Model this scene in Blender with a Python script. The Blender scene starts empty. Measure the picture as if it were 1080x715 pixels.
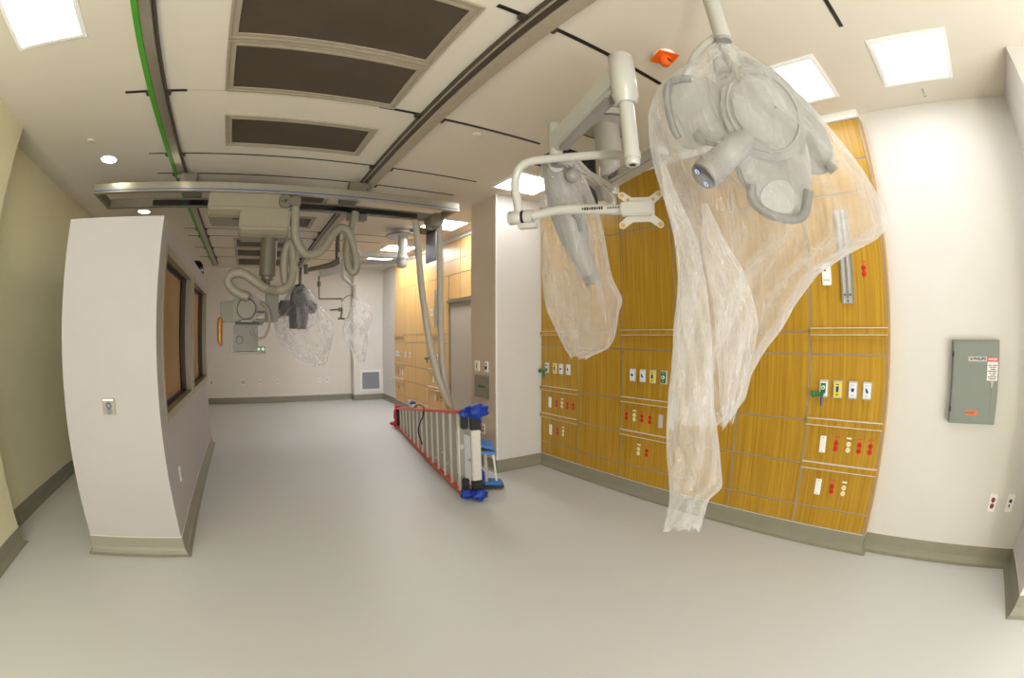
import bpy, bmesh, math, random
from mathutils import Vector, Matrix, noise

random.seed(7)
sc = bpy.context.scene
COL = sc.collection
PI = math.pi

# ------------------------------------------------------------------ camera model (16 mm fisheye on a 36 mm sensor)
YAW, PITCH, ROLL, FPX, CH = .59118, -.00762, -.0036, 473.82, 1.46507
CF = Vector((math.sin(YAW)*math.cos(PITCH), math.cos(YAW)*math.cos(PITCH), math.sin(PITCH)))
_r = Vector((math.cos(YAW), -math.sin(YAW), 0)); _u = _r.cross(CF)
CR = _r*math.cos(ROLL)+_u*math.sin(ROLL); CU = _u*math.cos(ROLL)-_r*math.sin(ROLL)
C0 = Vector((0, 0, CH))
def at(u, v, x=None, y=None, z=None, d=None):
    """point of the room seen in direction (u, v), on a wall plane x / y, a level z or at distance d"""
    a, b = (u-540)/FPX, (357.5-v)/FPX
    r = math.hypot(a, b); th = 2*math.asin(r/2); s = math.sin(th)/max(r, 1e-9)
    w = CF*math.cos(th)+(CR*a+CU*b)*s
    t = d if d is not None else (x/w.x if x is not None else (y/w.y if y is not None else (z-CH)/w.z))
    return C0+w*t

cam = bpy.data.cameras.new('camera'); co = bpy.data.objects.new('camera', cam); COL.objects.link(co)
M = Matrix.Identity(4)
for i in range(3):
    M[i][0] = CR[i]; M[i][1] = CU[i]; M[i][2] = -CF[i]; M[i][3] = C0[i]
co.matrix_world = M
cam.type = 'PANO'
cam.sensor_width = 36.0; cam.sensor_height = 36.0*715/1080; cam.sensor_fit = 'HORIZONTAL'
LENS = FPX*36/1080
try:
    cam.panorama_type = 'FISHEYE_EQUISOLID'; cam.fisheye_lens = LENS; cam.fisheye_fov = math.radians(200)
except Exception:
    pass
try:
    cam.cycles.panorama_type = 'FISHEYE_EQUISOLID'; cam.cycles.fisheye_lens = LENS; cam.cycles.fisheye_fov = math.radians(200)
except Exception:
    pass
cam.clip_start = .02
sc.camera = co

# ------------------------------------------------------------------ materials
def lin(c):
    return tuple(((x/255)/12.92 if x/255 <= .04045 else ((x/255+.055)/1.055)**2.4) for x in c)+(1,)
MATS = {}
def mat(name, rgb, rough=.5, metal=0., spec=.5, var=.0, scale=8., bump=0., bscale=60., coat=0., emis=None, stretch=None):
    m = bpy.data.materials.new(name); m.use_nodes = True; nt = m.node_tree; b = nt.nodes['Principled BSDF']
    c = lin(rgb); b.inputs['Base Color'].default_value = c
    b.inputs['Roughness'].default_value = rough; b.inputs['Metallic'].default_value = metal
    b.inputs['Specular IOR Level'].default_value = spec; b.inputs['Coat Weight'].default_value = coat
    tc = nt.nodes.new('ShaderNodeTexCoord'); mp = nt.nodes.new('ShaderNodeMapping'); nt.links.new(tc.outputs['Object'], mp.inputs[0])
    if stretch: mp.inputs['Scale'].default_value = stretch
    if var:
        n = nt.nodes.new('ShaderNodeTexNoise'); n.inputs['Scale'].default_value = scale; n.inputs['Detail'].default_value = 5
        nt.links.new(mp.outputs[0], n.inputs['Vector'])
        r = nt.nodes.new('ShaderNodeValToRGB'); r.color_ramp.elements[0].position = .3; r.color_ramp.elements[1].position = .7
        r.color_ramp.elements[0].color = tuple(x*(1-var) for x in c[:3])+(1,)
        r.color_ramp.elements[1].color = tuple(min(1, x*(1+var)) for x in c[:3])+(1,)
        nt.links.new(n.outputs['Fac'], r.inputs[0]); nt.links.new(r.outputs[0], b.inputs['Base Color'])
    if bump:
        n2 = nt.nodes.new('ShaderNodeTexNoise'); n2.inputs['Scale'].default_value = bscale; n2.inputs['Detail'].default_value = 3
        nt.links.new(mp.outputs[0], n2.inputs['Vector'])
        bp_ = nt.nodes.new('ShaderNodeBump'); bp_.inputs['Strength'].default_value = bump; bp_.inputs['Distance'].default_value = .01
        nt.links.new(n2.outputs['Fac'], bp_.inputs['Height']); nt.links.new(bp_.outputs[0], b.inputs['Normal'])
    if emis:
        b.inputs['Emission Color'].default_value = (*emis[0], 1); b.inputs['Emission Strength'].default_value = emis[1]
    MATS[name] = m
    return m

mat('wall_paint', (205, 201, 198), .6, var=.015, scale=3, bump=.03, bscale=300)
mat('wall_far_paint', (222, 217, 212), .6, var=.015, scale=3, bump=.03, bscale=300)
mat('booth_paint', (166, 160, 159), .55, var=.015, scale=3, bump=.03, bscale=300)
mat('corridor_paint_light_tint', (222, 216, 178), .55, var=.02, scale=3, bump=.03, bscale=300)  # beige wall with the warm greenish light tinted into its colour
mat('column_shade_paint', (196, 178, 158), .5, var=.02, scale=3)  # darker tone carries the shade of the column side
mat('ceiling_paint', (208, 199, 184), .75, var=.015, scale=2)
mat('vinyl_floor', (200, 202, 201), .4, spec=.4, var=.05, scale=260, bump=.015, bscale=90)
mat('cove_base', (132, 129, 113), .45, var=.03, scale=10)
mat('base_cap', (214, 208, 200), .5)
mat('seam_metal', (160, 154, 150), .35, .3)
mat('rail_oak', (222, 178, 92), .35, var=.12, scale=30, stretch=(1, 1, 1))
mat('aluminium', (172, 166, 152), .33, .85, var=.04, scale=20)
mat('rail_metal', (158, 146, 126), .4, .15, var=.05, scale=20)
mat('dark_metal', (66, 56, 48), .5, .3)
mat('black', (10, 9, 9), .55)
mat('black_gloss', (14, 12, 12), .2)
mat('green_tape', (62, 140, 26), .45)
mat('blue_line', (28, 78, 150), .3)
mat('panel_white', (236, 234, 230), .4)
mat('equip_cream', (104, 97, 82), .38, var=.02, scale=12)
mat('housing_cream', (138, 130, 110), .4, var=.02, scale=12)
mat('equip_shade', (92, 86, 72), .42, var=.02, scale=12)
mat('equip_white', (174, 171, 166), .3, coat=.2)
mat('lamp_grey', (134, 130, 127), .4)
mat('lamp_dark', (96, 92, 86), .45)
mat('hose_light', (166, 160, 148), .5, bump=.2, bscale=120)
mat('hose_grey', (130, 124, 108), .5, bump=.25, bscale=120)
mat('plate_white', (236, 234, 232), .35)
mat('plate_grey', (186, 184, 182), .35)
mat('socket_red', (196, 22, 18), .35)
mat('socket_dark', (120, 16, 26), .35)
mat('socket_ivory', (238, 226, 182), .35)
mat('label_red', (206, 74, 62), .45)
mat('label_dark', (74, 26, 22), .45)
mat('gas_yellow', (236, 214, 24), .4)
mat('gas_green', (10, 112, 62), .4)
mat('gas_white', (232, 232, 234), .4)
mat('icon_blue', (22, 60, 150), .35)
mat('icon_navy', (24, 24, 84), .4)
mat('panel_grey', (114, 120, 115), .42, var=.02, scale=14)
mat('sticker_orange', (228, 100, 24), .45)
mat('cap_orange', (240, 96, 14), .45)
mat('danger_red', (196, 34, 44), .4)
mat('paper_white', (224, 220, 220), .5)
mat('ink', (30, 30, 34), .5)
mat('fiberglass_orange', (214, 78, 40), .42, var=.06, scale=30)
mat('fiberglass_dark', (150, 36, 22), .45, var=.06, scale=30)
mat('ladder_alu', (206, 202, 194), .34, .35, var=.04, scale=30)
mat('ladder_shade', (150, 146, 138), .45, .3)
mat('blue_cover', (10, 52, 160), .38, bump=.6, bscale=60)
mat('blue_plastic', (24, 110, 190), .35)
mat('pink_cloth', (206, 40, 74), .6)
mat('brown_paper', (150, 112, 58), .6, var=.08, scale=4)
mat('frame_metal', (150, 140, 118), .4, .35)
mat('frame_dark', (70, 54, 38), .5)
mat('hatch_slate', (70, 70, 76), .35, .2)
mat('grille_grey', (170, 176, 190), .4, .2)
mat('wood_core', (176, 130, 60), .5)
mat('copper', (164, 110, 44), .4, .4)
mat('dark_fabric', (48, 46, 46), .5)
mat('steel_dark', (128, 122, 104), .4, .2)
mat('window_tint', (158, 155, 152), .4)
mat('door_paint', (182, 170, 154), .45)
mat('diffuser', (255, 255, 255), .5, emis=((.965, .985, 1.0), 11.0))
mat('diffuser_far', (255, 255, 255), .5, emis=((.965, .985, 1.0), 34.0))
mat('diffuser_corridor', (255, 255, 255), .5, emis=((1, .99, .80), 30.0))
mat('clear_lens', (210, 212, 214), .15, coat=.3)

def wood(name, c1, c2):
    m = bpy.data.materials.new(name); m.use_nodes = True; nt = m.node_tree; b = nt.nodes['Principled BSDF']
    tc = nt.nodes.new('ShaderNodeTexCoord'); mp = nt.nodes.new('ShaderNodeMapping'); nt.links.new(tc.outputs['Object'], mp.inputs[0])
    mp.inputs['Scale'].default_value = (30, 55, 1.3)
    n = nt.nodes.new('ShaderNodeTexNoise'); n.inputs['Scale'].default_value = 1.0; n.inputs['Detail'].default_value = 6; n.inputs['Distortion'].default_value = .6
    nt.links.new(mp.outputs[0], n.inputs['Vector'])
    r = nt.nodes.new('ShaderNodeValToRGB'); r.color_ramp.elements[0].position = .32; r.color_ramp.elements[1].position = .68
    r.color_ramp.elements[0].color = lin(c1); r.color_ramp.elements[1].color = lin(c2)
    nt.links.new(n.outputs['Fac'], r.inputs[0]); nt.links.new(r.outputs[0], b.inputs['Base Color'])
    b.inputs['Roughness'].default_value = .34; b.inputs['Specular IOR Level'].default_value = .35
    MATS[name] = m
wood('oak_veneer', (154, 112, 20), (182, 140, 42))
wood('oak_veneer_far_lit', (206, 158, 92), (226, 182, 118))  # same oak as the near panelling, brighter far light put into its colour

def perforated():
    m = bpy.data.materials.new('perforated_vent'); m.use_nodes = True; nt = m.node_tree; b = nt.nodes['Principled BSDF']
    tc = nt.nodes.new('ShaderNodeTexCoord')
    v = nt.nodes.new('ShaderNodeTexVoronoi'); v.inputs['Scale'].default_value = 110; v.inputs['Randomness'].default_value = 0
    nt.links.new(tc.outputs['Object'], v.inputs['Vector'])
    r = nt.nodes.new('ShaderNodeValToRGB'); r.color_ramp.elements[0].position = .3; r.color_ramp.elements[1].position = .45
    r.color_ramp.elements[0].color = lin((20, 15, 10)); r.color_ramp.elements[1].color = lin((78, 64, 50))
    nt.links.new(v.outputs['Distance'], r.inputs[0])
    n = nt.nodes.new('ShaderNodeTexNoise'); n.inputs['Scale'].default_value = 3
    nt.links.new(tc.outputs['Object'], n.inputs['Vector'])
    mx = nt.nodes.new('ShaderNodeMixRGB'); mx.blend_type = 'MULTIPLY'; mx.inputs[0].default_value = .5
    nt.links.new(r.outputs[0], mx.inputs[1]); nt.links.new(n.outputs['Fac'], mx.inputs[2]); nt.links.new(mx.outputs[0], b.inputs['Base Color'])
    b.inputs['Roughness'].default_value = .6
    MATS['perforated_vent'] = m
perforated()

def plastic(name, base, edge, tint=(.87, .87, .88), wr=1.0):
    """thin clear film: partly see-through, denser where it turns away, creased and shiny"""
    m = bpy.data.materials.new(name); m.use_nodes = True; nt = m.node_tree
    b = nt.nodes['Principled BSDF']; out = nt.nodes['Material Output']
    b.inputs['Base Color'].default_value = (*tint, 1); b.inputs['Roughness'].default_value = .08
    b.inputs['Specular IOR Level'].default_value = .8
    tl = nt.nodes.new('ShaderNodeBsdfTranslucent'); tl.inputs['Color'].default_value = (*tint, 1)
    m1 = nt.nodes.new('ShaderNodeMixShader'); m1.inputs[0].default_value = .45
    nt.links.new(b.outputs[0], m1.inputs[1]); nt.links.new(tl.outputs[0], m1.inputs[2])
    tr = nt.nodes.new('ShaderNodeBsdfTransparent')
    mx = nt.nodes.new('ShaderNodeMixShader'); nt.links.new(tr.outputs[0], mx.inputs[1]); nt.links.new(m1.outputs[0], mx.inputs[2])
    lw = nt.nodes.new('ShaderNodeLayerWeight'); lw.inputs['Blend'].default_value = .35
    tc = nt.nodes.new('ShaderNodeTexCoord')
    mp = nt.nodes.new('ShaderNodeMapping'); mp.inputs['Scale'].default_value = (1, 1, .35); nt.links.new(tc.outputs['Object'], mp.inputs[0])
    vo = nt.nodes.new('ShaderNodeTexVoronoi'); vo.feature = 'DISTANCE_TO_EDGE'; vo.inputs['Scale'].default_value = 9
    nz = nt.nodes.new('ShaderNodeTexNoise'); nz.inputs['Scale'].default_value = 5; nz.inputs['Detail'].default_value = 6
    nt.links.new(mp.outputs[0], nz.inputs['Vector'])
    va = nt.nodes.new('ShaderNodeMixRGB'); va.inputs[0].default_value = .25; nt.links.new(mp.outputs[0], va.inputs[1]); nt.links.new(nz.outputs['Color'], va.inputs[2])
    nt.links.new(va.outputs[0], vo.inputs['Vector'])
    # crease ridges
    cr = nt.nodes.new('ShaderNodeMapRange'); cr.inputs['From Min'].default_value = 0; cr.inputs['From Max'].default_value = .12
    cr.inputs['To Min'].default_value = 1; cr.inputs['To Max'].default_value = 0; nt.links.new(vo.outputs['Distance'], cr.inputs['Value'])
    ad = nt.nodes.new('ShaderNodeMath'); ad.operation = 'MULTIPLY_ADD'; ad.inputs[1].default_value = edge; ad.inputs[2].default_value = base
    nt.links.new(lw.outputs['Facing'], ad.inputs[0])
    a2 = nt.nodes.new('ShaderNodeMath'); a2.operation = 'MULTIPLY_ADD'; a2.inputs[1].default_value = .05; nt.links.new(cr.outputs[0], a2.inputs[0]); nt.links.new(ad.outputs[0], a2.inputs[2])
    a3 = nt.nodes.new('ShaderNodeMath'); a3.operation = 'MULTIPLY_ADD'; a3.inputs[1].default_value = .10; a3.use_clamp = True
    nt.links.new(nz.outputs['Fac'], a3.inputs[0]); nt.links.new(a2.outputs[0], a3.inputs[2])
    nt.links.new(a3.outputs[0], mx.inputs[0])
    bm_ = nt.nodes.new('ShaderNodeBump'); bm_.inputs['Strength'].default_value = .55*wr; bm_.inputs['Distance'].default_value = .03
    v2 = nt.nodes.new('ShaderNodeTexVoronoi'); v2.feature = 'DISTANCE_TO_EDGE'; v2.inputs['Scale'].default_value = 24
    nt.links.new(va.outputs[0], v2.inputs['Vector'])
    c2 = nt.nodes.new('ShaderNodeMapRange'); c2.inputs['From Max'].default_value = .10; c2.inputs['To Min'].default_value = .3; c2.inputs['To Max'].default_value = 0
    nt.links.new(v2.outputs['Distance'], c2.inputs['Value'])
    sm2 = nt.nodes.new('ShaderNodeMath'); sm2.operation = 'ADD'; nt.links.new(c2.outputs[0], sm2.inputs[0]); nt.links.new(nz.outputs['Fac'], sm2.inputs[1])
    hs = nt.nodes.new('ShaderNodeMath'); hs.operation = 'MULTIPLY_ADD'; hs.inputs[1].default_value = .5; nt.links.new(cr.outputs[0], hs.inputs[0]); nt.links.new(sm2.outputs[0], hs.inputs[2])
    nt.links.new(hs.outputs[0], bm_.inputs['Height']); nt.links.new(bm_.outputs[0], b.inputs['Normal'])
    nt.links.new(mx.outputs[0], out.inputs['Surface'])
    MATS[name] = m
plastic('plastic_film', .12, .42)
plastic('plastic_film_dense', .17, .32)
plastic('plastic_film_far', .12, .5)

def glass():
    m = bpy.data.materials.new('window_glass'); m.use_nodes = True; nt = m.node_tree
    b = nt.nodes['Principled BSDF']; out = nt.nodes['Material Output']
    b.inputs['Base Color'].default_value = (.05, .05, .05, 1); b.inputs['Roughness'].default_value = .05
    tr = nt.nodes.new('ShaderNodeBsdfTransparent'); tr.inputs[0].default_value = (.9, .92, .9, 1)
    mx = nt.nodes.new('ShaderNodeMixShader'); fr = nt.nodes.new('ShaderNodeFresnel'); fr.inputs[0].default_value = 1.45
    nt.links.new(fr.outputs[0], mx.inputs[0]); nt.links.new(tr.outputs[0], mx.inputs[1]); nt.links.new(b.outputs[0], mx.inputs[2])
    nt.links.new(mx.outputs[0], out.inputs['Surface'])
    MATS['window_glass'] = m
glass()

# ------------------------------------------------------------------ mesh helpers
def wloc(o):
    v = Vector((0, 0, 0))
    while o is not None:
        v = v+o.location; o = o.parent
    return v

class MB:
    def __init__(s): s.v = []; s.f = []; s.m = []; s.sm = []
    def add(s, vs, fs, mi=0, smooth=False):
        k = len(s.v); s.v += [Vector(x) for x in vs]
        for f in fs: s.f.append([k+i for i in f]); s.m.append(mi); s.sm.append(smooth)
        return s
    def box(s, x0, x1, y0, y1, z0, z1, mi=0, bev=0.):
        if x0 > x1: x0, x1 = x1, x0
        if y0 > y1: y0, y1 = y1, y0
        if z0 > z1: z0, z1 = z1, z0
        bm = bmesh.new(); bmesh.ops.create_cube(bm, size=1)
        for v in bm.verts: v.co = Vector(((x0+x1)/2+v.co.x*(x1-x0), (y0+y1)/2+v.co.y*(y1-y0), (z0+z1)/2+v.co.z*(z1-z0)))
        if bev: bmesh.ops.bevel(bm, geom=bm.edges[:], offset=min(bev, .45*min(x1-x0, y1-y0, z1-z0)), segments=2, affect='EDGES')
        bm.verts.index_update()
        s.add([v.co.copy() for v in bm.verts], [[v.index for v in f.verts] for f in bm.faces], mi); bm.free()
        return s
    def obox(s, p0, p1, w, h, up=(0, 0, 1), mi=0, bev=0.):
        """box beam from p0 to p1, w across, h along up"""
        p0 = Vector(p0); p1 = Vector(p1); d = (p1-p0); L = d.length; d.normalize()
        a = d.cross(Vector(up))
        if a.length < 1e-4: a = d.cross(Vector((0, 1, 0)))
        a.normalize(); b = a.cross(d)
        t = MB(); t.box(-w/2, w/2, 0, L, -h/2, h/2, mi, bev)
        s.add([p0+a*v.x+d*v.y+b*v.z for v in t.v], t.f, mi)
        return s
    def tube(s, pts, r, seg=12, mi=0, smooth=True, cap=True, sub=0, closed=False):
        pts = [Vector(p) for p in pts]
        rs = list(r) if isinstance(r, (list, tuple)) else [r]*len(pts)
        if sub:
            q = []; qr = []
            for i in range(len(pts)-1):
                p0 = pts[max(i-1, 0)]; p1 = pts[i]; p2 = pts[i+1]; p3 = pts[min(i+2, len(pts)-1)]
                for k in range(sub):
                    t = k/sub
                    q.append(.5*((2*p1)+(-p0+p2)*t+(2*p0-5*p1+4*p2-p3)*t*t+(-p0+3*p1-3*p2+p3)*t**3)); qr.append(rs[i]*(1-t)+rs[i+1]*t)
            q.append(pts[-1]); qr.append(rs[-1]); pts = q; rs = qr
        n = len(pts); prev = None; rings = []
        for i, p in enumerate(pts):
            d = (pts[min(i+1, n-1)]-pts[max(i-1, 0)]).normalized()
            if prev is None:
                a = d.cross(Vector((0, 0, 1)))
                if a.length < .05: a = d.cross(Vector((0, 1, 0)))
            else: a = prev-d*prev.dot(d)
            a.normalize(); b = d.cross(a); prev = a
            rings.append([p+(a*math.cos(2*PI*k/seg)+b*math.sin(2*PI*k/seg))*rs[i] for k in range(seg)])
        vs = [v for rg in rings for v in rg]; fs = []
        for i in range(n-1):
            for k in range(seg):
                fs.append([i*seg+k, i*seg+(k+1) % seg, (i+1)*seg+(k+1) % seg, (i+1)*seg+k])
        s.add(vs, fs, mi, smooth)
        if cap:
            s.add(rings[0], [list(range(seg))[::-1]], mi); s.add(rings[-1], [list(range(seg))], mi)
        return s
    def cyl(s, p0, p1, r0, r1=None, seg=20, mi=0, rim=0.):
        r1 = r0 if r1 is None else r1
        p0 = Vector(p0); p1 = Vector(p1)
        if rim:
            d = (p1-p0).normalized()
            return s.tube([p0, p0+d*.0001, p0+d*rim, p1-d*rim, p1-d*.0001, p1], [r0-rim, r0-rim, r0, r1, r1-rim, r1-rim], seg, mi)
        return s.tube([p0, p1], [r0, r1], seg, mi)
    def lathe(s, c, prof, seg=24, mi=0, axis='z'):
        c = Vector(c); vs = []; fs = []
        for r, h in prof:
            for k in range(seg):
                a = 2*PI*k/seg
                q = (r*math.cos(a), r*math.sin(a), h) if axis == 'z' else ((r*math.cos(a), h, r*math.sin(a)) if axis == 'y' else (h, r*math.cos(a), r*math.sin(a)))
                vs.append(c+Vector(q))
        for i in range(len(prof)-1):
            for k in range(seg): fs.append([i*seg+k, i*seg+(k+1) % seg, (i+1)*seg+(k+1) % seg, (i+1)*seg+k])
        return s.add(vs, fs, mi, True)
    def blob(s, c, rx, ry, rz, mi=0, amp=.15, fr=9., seg=20):
        bm = bmesh.new(); bmesh.ops.create_icosphere(bm, subdivisions=3, radius=1)
        c = Vector(c)
        for v in bm.verts:
            k = 1+amp*noise.noise(v.co*2.1+c*fr)
            v.co = c+Vector((v.co.x*rx, v.co.y*ry, v.co.z*rz))*k
        bm.verts.index_update()
        s.add([v.co.copy() for v in bm.verts], [[v.index for v in f.verts] for f in bm.faces], mi, True); bm.free(); return s
    def prism(s, poly, o, ax, ay, n, th, mi=0, smooth_side=False):
        """polygon in the plane (o, ax, ay) pushed th along n"""
        o = Vector(o); ax = Vector(ax); ay = Vector(ay); n = Vector(n); k = len(poly)
        A = [o+ax*x+ay*y for x, y in poly]; B = [p+n*th for p in A]
        s.add(A+B, [list(range(k))[::-1], list(range(k, 2*k))]+[[i, (i+1) % k, k+(i+1) % k, k+i] for i in range(k)], mi)
        return s
    def pieces(s):
        k = len(s.blocks) if hasattr(s, 'blocks') else 0
        # connected vertex islands
        par = list(range(len(s.v)))
        def fd(i):
            while par[i] != i: par[i] = par[par[i]]; i = par[i]
            return i
        for f in s.f:
            for q in f[1:]:
                a, b = fd(f[0]), fd(q)
                if a != b: par[a] = b
        isl = {}
        for i in range(len(s.v)): isl.setdefault(fd(i), []).append(i)
        keys = list(isl)
        if len(keys) < 2 or len(keys) > 60: return None
        bb = []
        for q in keys:
            P_ = [s.v[i] for i in isl[q]]
            bb.append(([min(p[c] for p in P_) for c in range(3)], [max(p[c] for p in P_) for c in range(3)]))
        sz = [max(h[c]-l[c] for c in range(3)) for l, h in bb]
        g = list(range(len(keys)))
        def fg(i):
            while g[i] != i: i = g[i]
            return i
        for i in range(len(keys)):
            for j in range(i):
                gap = math.sqrt(sum(max(0, bb[i][0][c]-bb[j][1][c], bb[j][0][c]-bb[i][1][c])**2 for c in range(3)))
                if gap <= max(.02, .5*max(sz[i], sz[j]))*.98:
                    a, b = fg(i), fg(j)
                    if a != b: g[a] = b
        grp = {}
        for i, q in enumerate(keys): grp.setdefault(fg(i), []).extend(isl[q])
        return list(grp.values()) if len(grp) > 1 else None
    def build(s, name, m, parent=None, bevel=0.):
        if parent is not None:
            gs = s.pieces()
            if gs:
                last = None
                for g in gs:
                    ids = {v: k for k, v in enumerate(g)}; t = MB(); t.v = [s.v[i] for i in g]
                    for f, mi, sm in zip(s.f, s.m, s.sm):
                        if f[0] in ids: t.f.append([ids[i] for i in f]); t.m.append(mi); t.sm.append(sm)
                    o = t.build1(name, m, parent)
                    if last is None: last = o
                return last
        return s.build1(name, m, parent, bevel)
    def build1(s, name, m, parent=None, bevel=0.):
        me = bpy.data.meshes.new(name); off = wloc(parent) if parent else Vector((0, 0, 0))
        me.from_pydata([v-off for v in s.v], [], s.f)
        ms = m if isinstance(m, (list, tuple)) else [m]
        for x in ms: me.materials.append(MATS[x])
        for i, p in enumerate(me.polygons): p.material_index = s.m[i]; p.use_smooth = s.sm[i]
        bm = bmesh.new(); bm.from_mesh(me); bmesh.ops.recalc_face_normals(bm, faces=bm.faces); bm.to_mesh(me); bm.free()
        me.update()
        o = bpy.data.objects.new(name, me); COL.objects.link(o)
        if parent: o.parent = parent
        return o
def tag(o, label, cat, group=None):
    o['label'] = label; o['category'] = cat
    if group: o['group'] = group
    return o
def thing(name, label, cat, loc=(0, 0, 0), group=None):
    o = bpy.data.objects.new(name, None); COL.objects.link(o); o.location = loc; o.empty_display_size = .1
    return tag(o, label, cat, group)
def struct(o): o['kind'] = 'structure'; return o
def copy_tree(src, loc, rz, label=None, group=None):
    r = src.copy(); COL.objects.link(r); r.location = loc; r.rotation_euler = (0, 0, rz)
    if label: r['label'] = label
    if group: r['group'] = group
    for ch in list(src.children):
        c = ch.copy(); COL.objects.link(c); c.parent = r
        for g in list(ch.children):
            d = g.copy(); COL.objects.link(d); d.parent = c
    return r
def text_obj(name, body, size, m, parent, loc, rot, label=None, sx=1.0):
    cu = bpy.data.curves.new(name, 'FONT'); cu.body = body; cu.size = size; cu.extrude = .0004; cu.offset = size*.035; cu.align_x = 'CENTER'; cu.align_y = 'CENTER'
    t = bpy.data.objects.new(name+'_src', cu); COL.objects.link(t)
    dg = bpy.context.evaluated_depsgraph_get(); me = bpy.data.meshes.new_from_object(t.evaluated_get(dg))
    bpy.data.objects.remove(t); me.materials.clear(); me.materials.append(MATS[m])
    o = bpy.data.objects.new(name, me); COL.objects.link(o); o.parent = parent; o.location = loc; o.rotation_euler = rot; o.scale = (sx, 1, 1)
    return o

# ------------------------------------------------------------------ room numbers (metres)
H = 3.0; BH = .131
XW = 3.05; XR = 3.134            # oak face, plastered wall behind it
YF, YF2 = 10.33, 10.07; XJ = 2.42
XL, XLN, YLC = -2.494, -2.252, 2.97
XCOL, YC0, YC1 = 2.462, 3.966, 4.51
YB, XB = -.976, 2.497
PX0, PX1, PY0, PY1, PZ = -1.465, -.674, 2.969, 6.438, 2.2435
YBK = -3.2

def S(name, m, *boxes):
    b = MB()
    for q in boxes: b.box(*q)
    return struct(b.build(name, m))
S('floor', 'vinyl_floor', (XL-.3, XR+.3, YBK-.2, YF+.2, -.1, 0))
S('ceiling', 'ceiling_paint', (XL-.3, XR+.3, YBK-.2, YF+.2, H, H+.1))
S('wall_right', 'wall_paint', (XR, XR+.15, YB-.15, YC0+.02, 0, H))
S('wall_right_block', 'wall_paint', (XB, XR+.15, YBK-.15, YB, 0, H))
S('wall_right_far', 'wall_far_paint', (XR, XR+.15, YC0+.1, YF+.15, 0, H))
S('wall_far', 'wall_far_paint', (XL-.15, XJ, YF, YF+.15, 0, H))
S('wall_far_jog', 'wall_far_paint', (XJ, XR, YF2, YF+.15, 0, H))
S('wall_left', 'corridor_paint_light_tint', (XL-.15, XL, YLC, YF, 0, H))
S('wall_left_near', 'corridor_paint_light_tint', (XL-.15, XLN, YBK, YLC, 0, H))
S('wall_back', 'wall_paint', (XL-.15, XB, YBK-.15, YBK, 0, H))
# structural column: side shade put into its colour, a lighter sheet for the bright front
b = MB(); b.box(XCOL, XR, YC0+.003, YC1, 0, H); struct(b.build('wall_column', 'column_shade_paint'))
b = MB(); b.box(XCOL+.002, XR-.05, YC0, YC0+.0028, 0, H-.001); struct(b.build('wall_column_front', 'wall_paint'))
b = MB(); b.box(XCOL-.004, XCOL+.012, YC0-.004, YC0+.012, BH, H); struct(b.build('trim_1', 'plate_white'))
# wall beside the far door, in the shade behind the column
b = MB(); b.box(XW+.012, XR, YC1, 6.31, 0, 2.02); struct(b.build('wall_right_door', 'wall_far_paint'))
# control booth wall block
b = MB()
W1 = (3.150, 4.720); W2 = (4.835, 6.410); WZ = (.892, 2.090); RC = .11
b.box(PX0, PX1-RC, PY0, PY1, 0, PZ)
b.box(PX1-RC, PX1, PY0, W1[0], 0, PZ); b.box(PX1-RC, PX1, W1[1], W2[0], 0, PZ); b.box(PX1-RC, PX1, W2[1], PY1, 0, PZ)
for w in (W1, W2):
    b.box(PX1-RC, PX1, w[0], w[1], 0, WZ[0]); b.box(PX1-RC, PX1, w[0], w[1], WZ[1], PZ)
struct(b.build('wall_booth', 'booth_paint'))
for i, w in enumerate((W1, W2)):
    wr = bpy.data.objects.new('window_%d' % (i+1), None); COL.objects.link(wr); wr.location = (PX1, (w[0]+w[1])/2, WZ[0]); struct(wr)
    y0, y1 = w; z0, z1 = WZ
    b = MB(); t = .055; x0, x1 = PX1-.05, PX1+.012
    b.box(x0, x1, y0, y0+t, z0, z1); b.box(x0, x1, y1-t, y1, z0, z1); b.box(x0, x1, y0+t, y1-t, z0, z0+t); b.box(x0, x1, y0+t, y1-t, z1-t, z1)
    b.build('window_frame', 'frame_metal', wr)
    b = MB(); t2 = .05; x0, x1 = PX1-RC+.012, PX1-.05
    b.box(x0, x1, y0, y0+t2, z0, z1); b.box(x0, x1, y1-t2, y1, z0, z1); b.box(x0, x1, y0+t2, y1-t2, z0, z0+t2); b.box(x0, x1, y0+t2, y1-t2, z1-t2, z1)
    b.build('reveal', 'frame_dark', wr)
    b = MB(); b.box(PX1-RC+.0035, PX1-RC+.006, y0+.05, y1-.05, z0+.05, z1-.05); b.build('pane', 'window_glass', wr)
    b = MB(); x0, x1 = PX1-RC+.008, PX1-RC+.012
    ym = y0+(y1-y0)*.22
    b.box(x0, x1, y0+.055, ym, z0+.055, z1-.055); b.box(x0, x1, ym+.012, y1-.16, z0+.055, z1-.055)
    b.build('paper_cover', 'brown_paper', wr)
    b = MB(); b.box(PX1-RC+.001, PX1-RC+.003, y0+.01, y1-.01, z0+.01, z1-.01); b.build('dark_backing', 'black', wr)
    b = MB(); b.box(x0, x1+.004, y0+.055, y1-.10, z1-.085, z1-.06); b.box(x0, x1+.004, y0+.055, y1-.10, z0+.06, z0+.075); b.build('blue_tape', 'icon_navy', wr)
b = MB(); e = .0
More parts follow.
